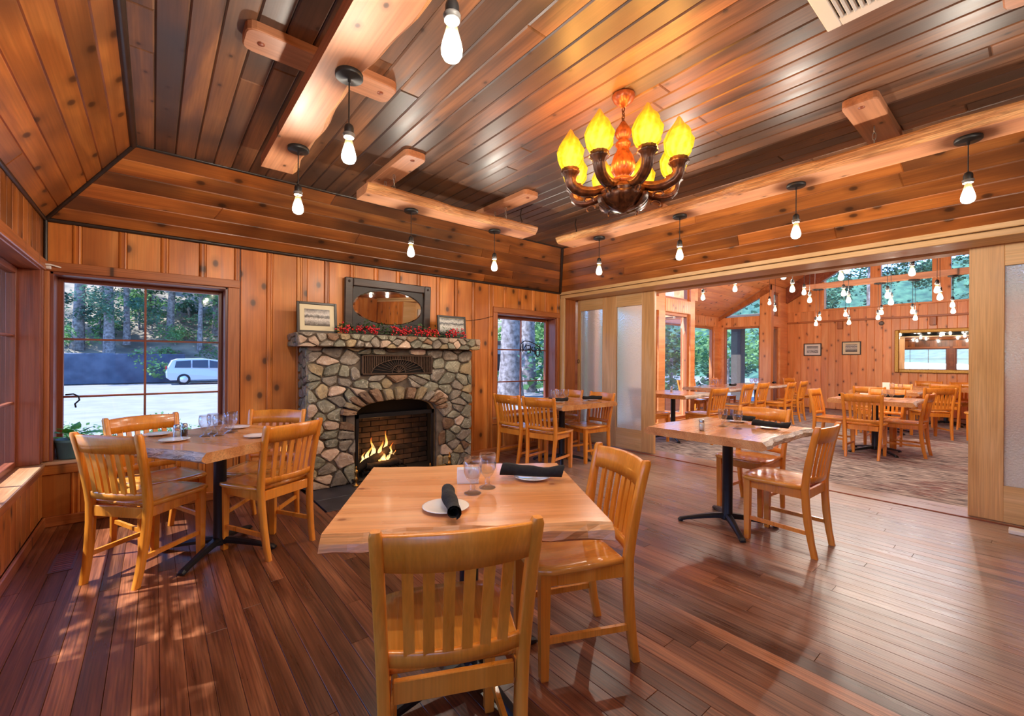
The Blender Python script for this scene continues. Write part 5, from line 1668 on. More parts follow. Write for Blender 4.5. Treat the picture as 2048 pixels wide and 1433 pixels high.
# arch stones
NA = 13
for i in range(NA):
    t0, t1 = PI - PI * i / NA, PI - PI * (i + 1) / NA
    def pt(t, w_):
        a, b = (OX1 - OX0) / 2 + w_, (OZTOP - OZ) + w_ * .95
        return (OCX + a * math.cos(t), OZ - .0 + b * math.sin(t) ** .8)
    w0 = -.008 + rs_.uniform(0, .01); w1 = ARW + rs_.uniform(-.03, .015)
    poly = [pt(t0 - .012, w0), pt((t0 + t1) / 2, w0 - .004), pt(t1 + .012, w0), pt(t1 + .015, w1), pt((t0 + t1) / 2, w1 + .01), pt(t0 - .015, w1)]
    stone(poly[::-1], (0, FY + .006, 0), ux, uz, nr, rs_.uniform(.035, .052), rs_.choice(('stone_brown', 'stone_brown', 'stone_grey', 'stone_tan')), .004)
for sx in (0, 1):           # side faces
    yx = (FY, 4.75)
    for s, poly in cells(FY, 4.75, 0, FZ, 30, 1.2, lambda p: False, random.Random(8 + sx)):
        if area(poly) < .0012: continue
        if sx == 0: stone([(-p[0], p[1]) for p in poly], (FXL + .012, 0, 0), (0, -1, 0), uz, (-1, 0, 0), rs_.uniform(.015, .03), rs_.choice(SM[:2]))
        else: stone(poly, (FXR - .012, 0, 0), (0, 1, 0), uz, (1, 0, 0), rs_.uniform(.015, .03), rs_.choice(SM[:4]))
# mantel shelf
MB().box(MX0 + .02, MX1 - .02, MFY + .02, 4.745, MZ0 + .006, MZ1, .01).build('mantel_core', 'mortar', fp)
for s, poly in cells(MX0, MX1, MZ0, MZ1, 40, 1.3, lambda p: False, random.Random(15)):
    if area(poly) < .001: continue
    stone(poly, (0, MFY + .012, 0), ux, uz, nr, rs_.uniform(.016, .03), rs_.choices(SM, (30, 30, 22, 14, 6))[0], .005)
for sx in (0, 1):
    for s, poly in cells(MFY, 4.74, MZ0, MZ1, 7, 1.3, lambda p: False, random.Random(25 + sx)):
        if area(poly) < .001: continue
        if sx == 0: stone([(-p[0], p[1]) for p in poly], (MX0 + .012, 0, 0), (0, -1, 0), uz, (-1, 0, 0), rs_.uniform(.012, .024), rs_.choice(SM[:3]), .005)
        else: stone(poly, (MX1 - .012, 0, 0), (0, 1, 0), uz, (1, 0, 0), rs_.uniform(.012, .024), rs_.choice(SM[:3]), .005)
# vent grille
vg = empty('vent_grille'); vg.parent = fp
yv = FY - .022
fr_ = MB().box(VX0, VX1, yv, yv + .04, VZ0, VZ0 + .016, .003).box(VX0, VX1, yv, yv + .04, VZ1 - .016, VZ1, .003).box(VX0, VX0 + .016, yv, yv + .04, VZ0, VZ1, .003).box(VX1 - .016, VX1, yv, yv + .04, VZ0, VZ1, .003)
fr_.build('grille_frame', 'bronze_vent', vg)
MB().box(VX0 + .01, VX1 - .01, yv + .026, yv + .03, VZ0 + .01, VZ1 - .01).build('grille_back', 'soot', vg)
vcx = (VX0 + VX1) / 2
def fan_r(x):      # height of the fan arc at x
    u = (x - vcx) / .31
    return .145 * max(0, 1 - u * u) ** .6 if abs(u) < 1 else 0
gb = MB(); K = 42
for i in range(1, K):
    x = VX0 + (VX1 - VX0) * i / K
    z0 = VZ0 + .012 + fan_r(x) + (.006 if fan_r(x) else 0)
    if z0 < VZ1 - .02: gb.box(x - .0042, x + .0042, yv + .006, yv + .024, z0, VZ1 - .012)
o = gb.build('grille_bars', 'bronze_vent', vg); o['kind'] = 'stuff'
fan = MB()
pts = [(vcx - .31 + .62 * i / 24, yv + .008, VZ0 + .016 + fan_r(vcx - .31 + .62 * i / 24)) for i in range(25)]
fan.tube(pts, .005, 6)
pts = [(vcx + .075 * math.cos(t), yv + .006, VZ0 + .016 + .085 * math.sin(t)) for t in [PI * k / 12 for k in range(13)]]
fan.tube(pts, .005, 6)
for k in range(1, 18):
    t = PI * k / 18
    c_, s_ = math.cos(t), math.sin(t)
    r = .08
    while r < .33 and VZ0 + .016 + r * s_ * .85 < VZ0 + .014 + fan_r(vcx + r * c_): r += .004
    if r > .09: fan.tube([(vcx + .075 * c_, yv + .01, VZ0 + .016 + .075 * s_), (vcx + r * c_, yv + .01, VZ0 + .016 + r * s_ * .85)], .0035, 5)
for k in range(1, 8):
    t = PI * k / 8
    fan.tube([(vcx, yv + .008, VZ0 + .02), (vcx + .072 * math.cos(t), yv + .008, VZ0 + .018 + .08 * math.sin(t))], .0045, 5)
fan.build('sunburst', 'bronze_vent', vg)
# firebox
fb = empty('firebox'); fb.parent = fp
MB().box(OX0 - .12, OX1 + .12, 4.90, 4.94, -.02, .98).box(OX0 - .12, OX0 - .09, 4.48, 4.92, -.02, .98).box(OX1 + .09, OX1 + .12, 4.48, 4.92, -.02, .98).box(OX0 - .12, OX1 + .12, 4.55, 4.92, .93, .96).box(OX0 - .12, OX1 + .12, 4.49, 4.92, -.02, .012).build('liner', 'soot', fb)
bw_, bh_ = .205, .062
r_ = 0; z = .014
while z < .62:
    x = OX0 - .09 - (bw_ / 2 if r_ % 2 else 0)
    while x < OX1 + .09:
        xa, xb = max(x, OX0 - .09), min(x + bw_, OX1 + .09)
        if xb - xa > .03: boxo('brick', xa + .004, xb - .004, 4.872, 4.90, z + .003, z + bh_ - .003, 'firebrick', fb, .004)
        x += bw_
    z += bh_; r_ += 1
# black steel surround
MB().box(OX0 + .02, OX0 + .055, 4.515, 4.545, .0, .70, .003).box(OX1 - .055, OX1 - .02, 4.515, 4.545, 0, .70, .003).box(OX0 + .02, OX1 - .02, 4.515, 4.545, .655, .70, .003).build('steel_surround', 'black_iron', fp)
# grate, logs, fire, andirons
gr = empty('fire_grate', (OCX - .1, 4.70, .012))
gm = MB()
for k in range(7): gm.box(-.24 + .08 * k - .008, -.24 + .08 * k + .008, -.11, .12, .055, .071, .002)
gm.box(-.26, .26, -.10, -.084, .035, .056, .002).box(-.26, .26, .09, .106, .035, .056, .002)
for sx in (-.25, .25):
    for sy in (-.092, .098): gm.box(sx - .008, sx + .008, sy - .008, sy + .008, 0, .036, .002)
gm.build('bars', 'black_iron', gr); tag(gr, 'black iron fire grate under the burning logs', 'grate')
def log(p0, p1, r, label, seed):
    p0, p1 = Vector(p0), Vector(p1)
    rg = random.Random(seed)
    pts = [p0.lerp(p1, i / 8) + Vector((0, rg.uniform(-.006, .006), rg.uniform(-.006, .006))) for i in range(9)]
    o = MB().tube(pts, [r * rg.uniform(.88, 1.1) for _ in range(9)], 10).build('fire_log', 'char_log')
    tag(o, label, 'log', 'charred logs in the firebox')
log((1.64, 4.66, .075), (2.06, 4.70, .26), .045, 'charred log leaning up to the right in the firebox', 1)
log((1.78, 4.63, .115), (2.14, 4.65, .12), .038, 'charred log lying at the front of the fire', 2)
log((1.72, 4.76, .12), (2.12, 4.74, .13), .045, 'charred log lying at the back of the fire', 3)
log((2.20, 4.68, .09), (2.02, 4.73, .25), .030, 'thin charred log leaning left in the firebox', 4)
fire = empty('fire', (1.96, 4.70, .13))
def flame(x, y, h, w_, bend, z=0):
    rs = []
    for i in range(11):
        t = i / 10
        r = w_ * (math.sin(PI * min(1, t * 1.0) ** .62)) * (1 - t * .45) + .001
        cx = x + bend * t * t + .012 * math.sin(9 * t + x * 40); cy = y + .006 * math.sin(7 * t)
        rs.append([(cx + r * math.cos(a), cy + .55 * r * math.sin(a), z + h * t) for a in [2 * PI * k / 10 for k in range(10)]])
    mb = MB(); mb.rings(rs, True, False); return mb.build('flame', 'flame', fire)
for a in ((-.15, .0, .21, .026, .06), (-.07, .02, .28, .030, -.02), (-.01, -.02, .24, .034, .03), (.06, .01, .34, .026, .02), (.10, -.01, .20, .028, .05), (-.2, .01, .13, .020, .03), (.03, -.04, .12, .030, -.02), (.15, .0, .11, .022, .03)): flame(*a)
for i, (a, b, c_) in enumerate(((.01, .0, .05), (.10, .06, .10))):
    ld = bpy.data.lights.new('fire_light', 'POINT'); ld.energy = 3.2; ld.color = (1, .42, .10); ld.shadow_soft_size = .08
    lo = bpy.data.objects.new('fire_light', ld); COL.objects.link(lo); lo.parent = fire; lo.location = (a, b - .05, c_ + .06)
tag(fire, 'small orange log fire burning in the stone fireplace', 'fire')
def andiron(x, y, label):
    o = empty('andiron', (x, y, .004))
    MB().lathe([(0, .0), (.03, 0), (.03, .01), (.012, .02), (.01, .05), (.02, .062), (.022, .075), (.012, .09), (.010, .12), (.018, .135), (.02, .148), (.012, .16), (.006, .175), (.010, .185), (.004, .20), (0, .202)], 14).build('brass_post', 'brass', o)
    MB().box(-.01, .01, 0, .26, .03, .05, .003).build('log_bar', 'black_iron', o)
    tag(o, label, 'andiron', 'brass topped andirons on the hearth')
andiron(1.57, 4.36, 'brass andiron left of the fire opening')
andiron(2.66, 4.36, 'brass andiron right of the fire opening')
rl = empty('hearth_rail', (OCX + .05, 4.40, .004))
MB().tube([(-.45, 0, .05), (.50, 0, .05)], .007, 8).build('rail', 'brass', rl)
for xx in (-.3, .02, .3): MB().lathe([(0, 0), (.014, 0), (.008, .02), (.006, .05), (.012, .065), (.008, .085), (.003, .10), (0, .102)], 10, (xx, 0, 0)).build('finial', 'brass', rl)
tag(rl, 'low brass fender rail before the fire opening', 'fender')

# ------------------------------------------------------------------ on the mantel
mz = MZ1
om = empty('overmantel_mirror', (2.067, 4.735, mz))
# rectangular dark frame with an oval glass
fw_, fh_ = .51, .625
for nm, b in (('frame_side', (-fw_, -fw_ + .085, -.045, 0, .0, fh_)), ('frame_side', (fw_ - .085, fw_, -.045, 0, .0, fh_)), ('frame_top', (-fw_ + .085, fw_ - .085, -.045, 0, fh_ - .085, fh_)), ('frame_bottom', (-fw_ + .085, fw_ - .085, -.045, 0, .0, .06))):
    MB().box(*b, .008).build(nm, 'dark_frame', om)
for s in (-1, 1): MB().lathe([(0, 0), (.014, 0), (.012, .006), (0, .008)], 12).build('rosette', 'dark_frame', om, (s * (fw_ - .042), -.045, fh_ - .042)); 
for o in om.children:
    if o.name.startswith('rosette'): o.rotation_euler = (PI / 2, 0, 0)
ocx, ocz, oa, ob = 0.0, .332, .415, .200
n = 40
vs, fs = [], []
for i in range(n):
    t = 2 * PI * i / n
    c_, s_ = math.cos(t), math.sin(t)
    # outer point on the panel rectangle
    hx, hz0, hz1 = fw_ - .085, .06 - ocz, fh_ - .085 - ocz
    k = min(hx / abs(c_) if abs(c_) > 1e-6 else 9, (hz1 / s_ if s_ > 1e-6 else (hz0 / s_ if s_ < -1e-6 else 9)))
    vs += [(c_ * k, -.015, ocz + s_ * k), (oa * c_, -.015, ocz + ob * s_), (oa * c_, -.008, ocz + ob * s_)]
for i in range(n):
    j = (i + 1) % n
    fs += [(3 * i, 3 * j, 3 * j + 1, 3 * i + 1), (3 * i + 1, 3 * j + 1, 3 * j + 2, 3 * i + 2)]
link_mesh('panel', vs, fs, 'dark_panel', om)
vs = [(oa * .955 * math.cos(2 * PI * i / n), -.0135, ocz + ob * .93 * math.sin(2 * PI * i / n)) for i in range(n)]
vs2 = [(oa * math.cos(2 * PI * i / n), -.009, ocz + ob * math.sin(2 * PI * i / n)) for i in range(n)]
link_mesh('mirror_glass', vs, [tuple(range(n))], 'mirror_silver', om)
link_mesh('bevel', vs + vs2, [(i, (i + 1) % n, n + (i + 1) % n, n + i) for i in range(n)], 'mirror_silver', om)
for o in om.children:
    if o.name.startswith(('panel', 'mirror_glass', 'bevel')): fix_normals(o)
om.rotation_euler = (R(2.6), 0, 0); om.location = (2.067, 4.742, mz)
tag(om, 'dark wood framed mirror with an oval glass above the mantel', 'mirror')
def picture(x, y, z, wd, ht, border, mw_, rz, rx, mats, label, group, frame='picture_black'):
    o = empty('framed_picture', (x, y, z), rz)
    o.rotation_euler = (rx, 0, rz)
    b = border
    for nm, q in (('frame_side', (-wd / 2, -wd / 2 + b, -.012, .012, 0, ht)), ('frame_side', (wd / 2 - b, wd / 2, -.012, .012, 0, ht)), ('frame_rail', (-wd / 2 + b, wd / 2 - b, -.012, .012, 0, b)), ('frame_rail', (-wd / 2 + b, wd / 2 - b, -.012, .012, ht - b, ht))):
        MB().box(*q, .003).build(nm, frame, o)
    MB().box(-wd / 2 + b, wd / 2 - b, -.002, .008, b, ht - b).build('mount_board', mats[0], o)
    MB().box(-wd / 2 + b + mw_, wd / 2 - b - mw_, -.004, .0, b + mw_ * 1.05, ht - b - mw_ * 1.0).build('print', mats[1], o)
    tag(o, label, 'picture', group)
    return o
picture(1.235, 4.50, mz, .372, .305, .024, .045, R(0), R(-6), ('mat_cream', 'print_lake'), 'black framed lake photograph with cream mount leaning at the left of the mantel', 'framed photographs on the mantel')
picture(2.775, 4.50, mz, .395, .275, .024, .004, R(0), R(-6), ('mat_cream', 'print_snow'), 'black framed winter photograph leaning at the right of the mantel', 'framed photographs on the mantel')
# garland of leaves and berries
gl = empty('berry_garland', (2.1, 4.42, mz))
rg = random.Random(3)
lf, bm_ = MB(), MB()
for i in range(760):
    t = rg.uniform(-.70, .78)
    if .40 < t < .47 or .66 < t < .72 and rg.random() < .5: continue
    z = max(.008, .05 + rg.gauss(0, .032) + .012 * math.sin(t * 9)); y = rg.gauss(0, .022)
    a, e = rg.uniform(0, 2 * PI), rg.uniform(-.5, .9)
    d = Vector((math.cos(a) * math.cos(e), math.sin(a) * math.cos(e), math.sin(e))); s = rg.uniform(.025, .055)
    sd = d.cross(Vector((0, 0, 1))).normalized() * s * .28
    p = Vector((t, y, z))
    if p.z + d.z * s < .003: continue
    lf.add([p, p + d * s * .5 + sd, p + d * s, p + d * s * .5 - sd], [(0, 1, 2, 3)])
for i in range(330):
    cl_ = rg.choice((-.68, -.62, -.5, -.42, -.36, -.33, -.12, -.05, .0, .06, .14, .2, .27, .34, .38, .56, .60, .64, .76))
    p = (cl_ + rg.gauss(0, .022), rg.gauss(-.03, .02), max(.01, .055 + rg.gauss(0, .026)))
    r = rg.uniform(.007, .011)
    bm_.lathe([(0, -r), (r * .8, -r * .6), (r, 0), (r * .8, r * .6), (0, r)], 6, p)
o = lf.build('leaves', 'leaf_dark', gl); o['kind'] = 'stuff'
o = bm_.build('berries', 'berry_red', gl); o['kind'] = 'stuff'
MB().tube([(-.72 + .075 * k, .008 * math.sin(k), .02 + .006 * math.cos(2 * k)) for k in range(21)], .005, 5).build('stem', 'leaf_dark', gl)
tag(gl, 'garland of red berries and dark leaves along the mantel', 'garland')
# wire running from the right picture to the window
wr = MB().tube([(2.97, 4.60, 1.80), (3.15, 4.735, 1.79), (3.35, 4.735, 1.82), (3.56, 4.735, 1.875)], .003, 5).build('sign_wire', 'cord_black'); tag(wr, 'thin dark wire tacked across the wall from mantel to window', 'wire')
# pothos in a green pot on the rear sill
pot = empty('potted_plant', (-.500, 4.838, .494))
MB().lathe([(0, 0), (.075, 0), (.078, .01), (.094, .125), (.100, .13), (.100, .152), (.094, .152), (.088, .135), (0, .13)], 28).build('pot', 'pot_green', pot)
MB().lathe([(0, .134), (.088, .134)], 20).build('soil', 'soil', pot)
rg = random.Random(9)
def leaf(px_, py_, pz_, a, tilt, s):
    d = Vector((math.cos(a) * math.cos(tilt), math.sin(a) * math.cos(tilt), math.sin(tilt))); sd = Vector((-math.sin(a), math.cos(a), 0))
    nrm = d.cross(sd)
    p = Vector((px_, py_, pz_))
    out = [(0, 0), (.05, .28), (.3, .38), (.6, .28), (1, 0), (.6, -.28), (.3, -.38), (.05, -.28)]
    vs = [p + d * (u * s) + sd * (v * s) + nrm * (-.12 * s * (abs(v) * 2) ** 2 - .1 * s * u * u) for u, v in out] + [p + d * .35 * s, ]
    fs = [(8, i, (i + 1) % 8) for i in range(8)]
    link_mesh('leaf', vs, fs, 'leaf_bright', pot, True)
for a, r, z, tl, s in ((200, .05, .17, 10, .10), (175, .06, .20, 25, .09), (260, .03, .20, 35, .10), (300, .05, .18, 15, .11), (20, .05, .19, 10, .11), (340, .06, .21, 28, .09), (70, .03, .22, 40, .09), (235, .05, .23, 20, .08), (0, .11, .20, 2, .12), (320, .13, .205, 5, .10)):
    A = R(a)
    p = Vector((r * math.cos(A), r * math.sin(A), z))
    MB().tube([(0, 0, .13), tuple(p * .6 + Vector((0, 0, .07))), tuple(p)], .003, 5).build('stem', 'leaf_bright', pot)
    leaf(p.x, p.y, p.z, A, R(tl), s)
tag(pot, 'leafy green houseplant in a dark green pot on the rear sill', 'plant')
# plant hook on the window
hk = MB().tube([(-.545, 4.925, .985), (-.50, 4.92, .99), (-.47, 4.92, .97), (-.465, 4.92, .94), (-.49, 4.92, .91), (-.485, 4.92, .88)], .006, 6).build('hook', 'black_iron'); tag(hk, 'curved dark hook fixed to the left rear window', 'hook')
br = MB().box(-.63, -.60, 4.70, 4.73, 1.945, 1.985, .004).tube([(-.645, 4.66, 1.97), (-.60, 4.69, 1.975), (-.55, 4.72, 1.965)], .006, 6).build('wall_bracket', 'white_paint'); tag(br, 'small white curtain bracket in the left rear corner', 'bracket')
# neon OPEN sign, read from outside
sg = empty('neon_sign', (4.40, 4.905, 1.41))
sg.scale = (.78, 1, .72)
def stroke(nm, pts, r=.012):
    MB().tube([(-x, 0, z) for x, z in pts], r, 7).build(nm, 'sign_black', sg)
# letters drawn for a reader outside; from the room they run right to left
def letter(ox, oz, segs, nm):
    for s_ in segs: stroke(nm, [(ox + x, oz + z - .32 * 0) for x, z in s_])
H2 = .15
letter(-.25, -.10, [[(.055 + .05 * math.cos(t), .08 + .085 * math.sin(t)) for t in [2 * PI * k / 16 for k in range(17)]]], 'letter_o')
letter(-.12, -.06, [[(0, 0), (0, H2), (.07, H2 + .005), (.085, .11), (.07, .075), (0, .07)]], 'letter_p')
letter(-.005, -.03, [[(.09, -.005), (0, 0), (0, H2), (.09, H2 + .005)], [(0, .075), (.075, .078)]], 'letter_e')
letter(.11, -.005, [[(0, 0), (0, H2 + .005), (.085, .005), (.085, H2 + .01)]], 'letter_n')
stroke('border', [(-.29, -.02), (-.24, .10), (-.12, .165), (.04, .215), (.16, .215), (.235, .16), (.255, .06), (.235, -.01)], .011)
stroke('hanger', [(-.05, .19), (-.05, .30)], .002); stroke('hanger', [(.12, .21), (.12, .30)], .002)
tag(sg, 'unlit neon OPEN sign hung in the right rear window, seen from behind', 'sign')
# floor register and outlet strip
rgt = empty('floor_register', (-.43, 3.885, 0))
MB().box(-.055, .055, -.165, .165, -.002, .003, .001).build('plate', 'register_bronze', rgt)
for k in range(9): MB().box(-.042, .042, -.145 + .034 * k, -.128 + .034 * k, .003, .0042).build('slot', 'redwood_trim', rgt)
tag(rgt, 'brown metal floor register near the left baseboard', 'floor register')
ol = MB().box(-.05, .05, -.17, .17, 0, .03, .004).build('outlet_strip', 'white_paint'); ol.location = (5.02, -.03, 0); tag(ol, 'white surface outlet strip on the floor by the right door', 'outlet')

# ------------------------------------------------------------------ on the hall end wall
gm_ = empty('gilt_mirror', (HFX - .02, 1.29, 1.03))
gw, gh, gb_ = .945, 1.03, .085
for nm, q in (('frame_side', (-.05, .02, -gw, -gw + gb_, 0, gh)), ('frame_side', (-.05, .02, gw - gb_, gw, 0, gh)), ('frame_rail', (-.05, .02, -gw + gb_, gw - gb_, 0, gb_)), ('frame_rail', (-.05, .02, -gw + gb_, gw - gb_, gh - gb_, gh))):
    MB().box(*q, .015).build(nm, 'gold_frame', gm_)
MB().box(-.018, -.01, -gw + gb_, gw - gb_, gb_, gh - gb_).build('mirror_glass', 'mirror_silver', gm_)
tag(gm_, 'wide gilt framed mirror on the hall end wall', 'mirror')
picture(HFX - .02, 3.95, 1.44, .415, .335, .022, .05, R(90), 0, ('mat_white', 'print_pale'), 'pale framed print on the hall end wall, left of two', 'framed prints on the hall end wall').rotation_euler = (0, 0, -PI / 2)
picture(HFX - .02, 3.09, 1.462, .40, .345, .022, .055, R(90), 0, ('mat_cream', 'print_snow'), 'dark framed print on the hall end wall, right of two', 'framed prints on the hall end wall').rotation_euler = (0, 0, -PI / 2)
sd_ = MB().lathe([(0, 0), (.05, 0), (.055, .01), (.05, .03), (.02, .04), (0, .04)], 16).build('wall_alarm', 'carved_grey_plastic'); sd_.location = (HFX, 2.49, 2.245); sd_.rotation_euler = (0, -PI / 2, 0); tag(sd_, 'small round grey alarm on the hall end wall', 'alarm')

fl = prismy('paper_flag', [(8.08, 1.95), (8.18, 2.13), (8.24, 1.86), (8.20, 1.80), (8.14, 1.92)], HW - .03, HW - .026, 'paper'); tag(fl, 'white paper ornament hanging in the tall hall window', 'ornament')

# ------------------------------------------------------------------ outside
GZ = -0.40
struct(MB().box(-120, 160, -80, 160, GZ - .5, GZ - .02).build('ground', 'dirt'), 'bare ground around the building')
struct(MB().box(-40, 60, 6.5, 35.5, GZ - .02, GZ).build('road', 'asphalt'), 'pale sunlit road beyond the rear windows')
# rising bank behind the road
vs, fs = [], []
NX, NY = 40, 14
rg = random.Random(77)
for j in range(NY + 1):
    for i in range(NX + 1):
        xx = -60 + 130 * i / NX; yy = 37 + 60 * j / NY
        zz = GZ + .9 + 0.42 * (yy - 37) ** 1.02 + rg.uniform(-.35, .35) * (j > 0)
        vs.append((xx, yy, zz))
for j in range(NY):
    for i in range(NX):
        a = j * (NX + 1) + i
        fs.append((a, a + 1, a + NX + 2, a + NX + 1))
struct(link_mesh('hillside', vs, fs, 'dirt', None, True), 'wooded bank rising behind the road')
struct(MB().box(-30, 1.6, 36.6, 37.2, GZ, GZ + 1.9, .05).build('retaining_wall', 'retaining'), 'dark low retaining wall at the foot of the bank')
struct(MB().box(1.6, 60, 36.8, 37.2, GZ, GZ + 1.0, .05).build('kerb_wall', 'siding'), 'pale low wall behind the parked car')
# leaf clouds
def leaf_cloud(seed, n, mat, flat=.6, size=.34):
    rg = random.Random(seed)
    mb = MB()
    cs = [(Vector((rg.gauss(0, .5), rg.gauss(0, .5), rg.gauss(0, .4))), rg.uniform(.25, .5)) for _ in range(9)]
    for _ in range(n):
        c, r = rg.choice(cs)
        d = Vector((rg.gauss(0, 1), rg.gauss(0, 1), rg.gauss(0, 1))).normalized() * r * rg.uniform(.5, 1)
        p = c + d
        a = Vector((rg.gauss(0, 1), rg.gauss(0, 1), rg.gauss(0, flat))).normalized(); b = a.cross(Vector((rg.gauss(0, 1), rg.gauss(0, 1), rg.gauss(0, 1)))).normalized()
        s = size * rg.uniform(.05, .13)
        mb.add([p - a * s * 1.4, p + b * s, p + a * s * 1.4, p - b * s], [(0, 1, 2, 3)])
    o = mb.build('crown', mat); m = o.data; bpy.data.objects.remove(o)
    return m
CLOUD = [leaf_cloud(1, 1500, 'foliage'), leaf_cloud(2, 1500, 'foliage_dark'), leaf_cloud(3, 1300, 'foliage')]
def tree(x, y, r, h, label, seed, crown=None, z=None, lean=0.0, group='trees on the bank behind the road'):
    rg = random.Random(seed)
    if z is None: z = GZ + (0 if y < 37 else .9 + .42 * (y - 37) ** 1.02) - .1
    o = empty('tree', (x, y, z))
    pts, rs = [], []
    for i in range(9):
        t = i / 8
        pts.append((lean * t * h + rg.uniform(-.05, .05) * t, rg.uniform(-.05, .05) * t, h * t)); rs.append(r * (1.25 if i == 0 else 1 - .65 * t))
    MB().tube(pts, [q * (.75 if y > 37 else 1) for q in rs], 10).build('trunk', 'trunk_bark', o)
    for (cx, cy, cz, s, k) in crown or []:
        c = bpy.data.objects.new('crown', CLOUD[k]); COL.objects.link(c); c.parent = o
        c.location = (cx, cy, cz); c.scale = (s, s, s * .8); c.rotation_euler = (0, 0, rg.uniform(0, 6))
    tag(o, label, 'tree', group)
    return o
rg = random.Random(31)
# bank trees seen through the left rear window (direction roughly straight back)
bank = [(-3.9, 40, .42, 16), (-2.3, 39, .38, 17), (-1.5, 41, .25, 15), (.9, 42, .32, 17), (2.6, 40, .22, 14), (3.9, 43, .34, 16), (5.6, 41, .30, 16), (-5.4, 43, .35, 18), (7.4, 44, .32, 17), (-.4, 47, .3, 18), (4.8, 50, .34, 18), (-3.4, 51, .3, 18), (1.6, 54, .3, 18)]
nth = ('first', 'second', 'third', 'fourth', 'fifth', 'sixth', 'seventh', 'eighth', 'ninth', 'tenth', 'eleventh', 'twelfth', 'thirteenth')
for i, (tx, ty, r, h) in enumerate(sorted(bank)):
    cr = [(rg.uniform(-1.5, 1.5), rg.uniform(-1, 1), rg.uniform(4, h), rg.uniform(2.0, 3.6), rg.randrange(3)) for _ in range(5)]
    if i % 2: cr.append((rg.uniform(-1, 1), -1.0, rg.uniform(1.5, 3.5), 1.8, 1))
    tree(tx, ty, r, h, 'tall tree on the wooded bank, %s from the left through the rear window' % nth[i], 100 + i, cr, lean=rg.uniform(-.03, .03))
def shrub(x, y, s, k, label, z=GZ, group='shrubs outside'):
    o = empty('shrub', (x, y, z))
    c = bpy.data.objects.new('foliage', CLOUD[k]); COL.objects.link(c); c.parent = o; c.location = (0, 0, s * .6); c.scale = (s, s, s * .8)
    MB().tube([(0, 0, 0), (0, 0, s * .6)], .03 * s, 6).build('stem', 'trunk_bark', o)
    tag(o, label, 'shrub', group)
shrub(-1.2, 8.5, .75, 0, 'low green shrub below the left rear window')
shrub(.1, 9.0, .6, 2, 'low green shrub below the left rear window, right of the first')
shrub(.4, 38.2, 2.2, 0, 'light green bush above the retaining wall')
shrub(3.2, 39, 2.0, 2, 'light green bush behind the parked car')
shrub(6.0, 38.6, 2.4, 0, 'broad green bush right of the parked car')
for i, (sx_, sy_, ss_) in enumerate(((-4.6, 39.5, 1.8), (-3.0, 42.5, 2.2), (-.9, 44, 2.6), (1.2, 41, 1.6), (2.2, 45, 2.8), (4.4, 42, 2.0), (5.2, 46, 3.0), (6.8, 43, 2.2))):
    shrub(sx_, sy_, ss_, i % 3, 'undergrowth bush on the wooded bank, %s from the left' % nth[i], z=GZ + .9 + .42 * (sy_ - 37) ** 1.02 - .2, group='undergrowth on the bank')
# ridges added east and west to cover the white horizon sky
def ridge(x0, sx, name, label, top, seed):
    vs, fs = [], []
    rg = random.Random(seed)
    for j in range(9):
        for i in range(31):
            yy = -70 + 140 * i / 30
            vs.append((x0 + sx * 5 * j, yy, GZ + .5 + top * (j / 8) ** .8 + rg.uniform(-.7, .7) * (j > 0) + 1.2 * math.sin(yy * .21 + j)))
    for j in range(8):
        for i in range(30):
            a = j * 31 + i
            fs.append((a, a + 31, a + 32, a + 1))
    struct(link_mesh(name, vs, fs, 'foliage_dark', None, True), label)
ridge(44, 1, 'added_ridge_east', 'wooded ridge added far behind the hall to cover bright sky', 15.0, 5)
ridge(-34, -1, 'added_ridge_west', 'wooded ridge added far beyond the left windows to cover bright sky', 9.5, 6)
# trees beyond the right rear window
tree(12.2, 14.9, .50, 14, 'large pale barked tree outside the right rear window', 300, [(0, 0, 11, 4, 0), (1, -1, 9, 3, 1)], group='trees beside the building')
tree(15.0, 16.9, .42, 14, 'slim dark barked tree outside the right rear window', 301, [(1, 0, 9, 4, 1), (2.6, .4, 4.2, 1.8, 0)], group='trees beside the building')
shrub(20.5, 21.5, 4.2, 0, 'tall leafy shrub seen right of the slim tree')
shrub(18.9, 18.3, 1.8, 2, 'leafy shrub low beside the slim tree')
shrub(15.0, 24.5, 2.6, 2, 'leafy shrub far behind the pale tree')
hut = empty('cabin', (16.6, 22.5, GZ))
MB().box(-2, 2, -1.5, 1.5, 0, 2.6, .02).build('walls', 'siding', hut); MB().box(-2.3, 2.3, -1.8, 1.8, 2.6, 2.8, .02).build('roof', 'porch_post', hut)
MB().box(-1.0, .2, -1.53, -1.5, 1.0, 2.0).build('window', 'car_glass', hut)
tag(hut, 'pale low cabin outside the right rear window', 'cabin')
# beside the hall windows
tree(10.4, 9.8, .45, 13, 'dark trunked tree outside the tall hall window', 310, [(0, 0, 9, 3.5, 1), (.5, 0, 7, 2.4, 0)], group='trees beside the building')
shrub(11.6, 9.4, 1.8, 0, 'green shrub outside the tall hall window')
shrub(10.4, 8.4, 1.3, 2, 'green shrub outside the frosted sliding door side')
shrub(15.5, 10.5, 1.5, 0, 'green shrub outside the hall bay')
for i, (sx_, sy_, ss_) in enumerate(((15.2, 12.0, 2.4), (18.5, 13.6, 3.0), (20.5, 12.0, 3.0), (23.5, 10.5, 3.2), (27, 13, 4.0), (19, 19, 4.6), (26, 20, 5.0))):
    shrub(sx_, sy_, ss_, i % 3, 'roadside bush beyond the hall windows, %s nearest' % ('first', 'second', 'third', 'fourth', 'fifth', 'sixth', 'seventh')[i])
pst = empty('porch', (14.6, 6.2, GZ))
MB().box(-.16, .16, -.16, .16, 0, 3.0, .02).build('post', 'porch_post', pst)
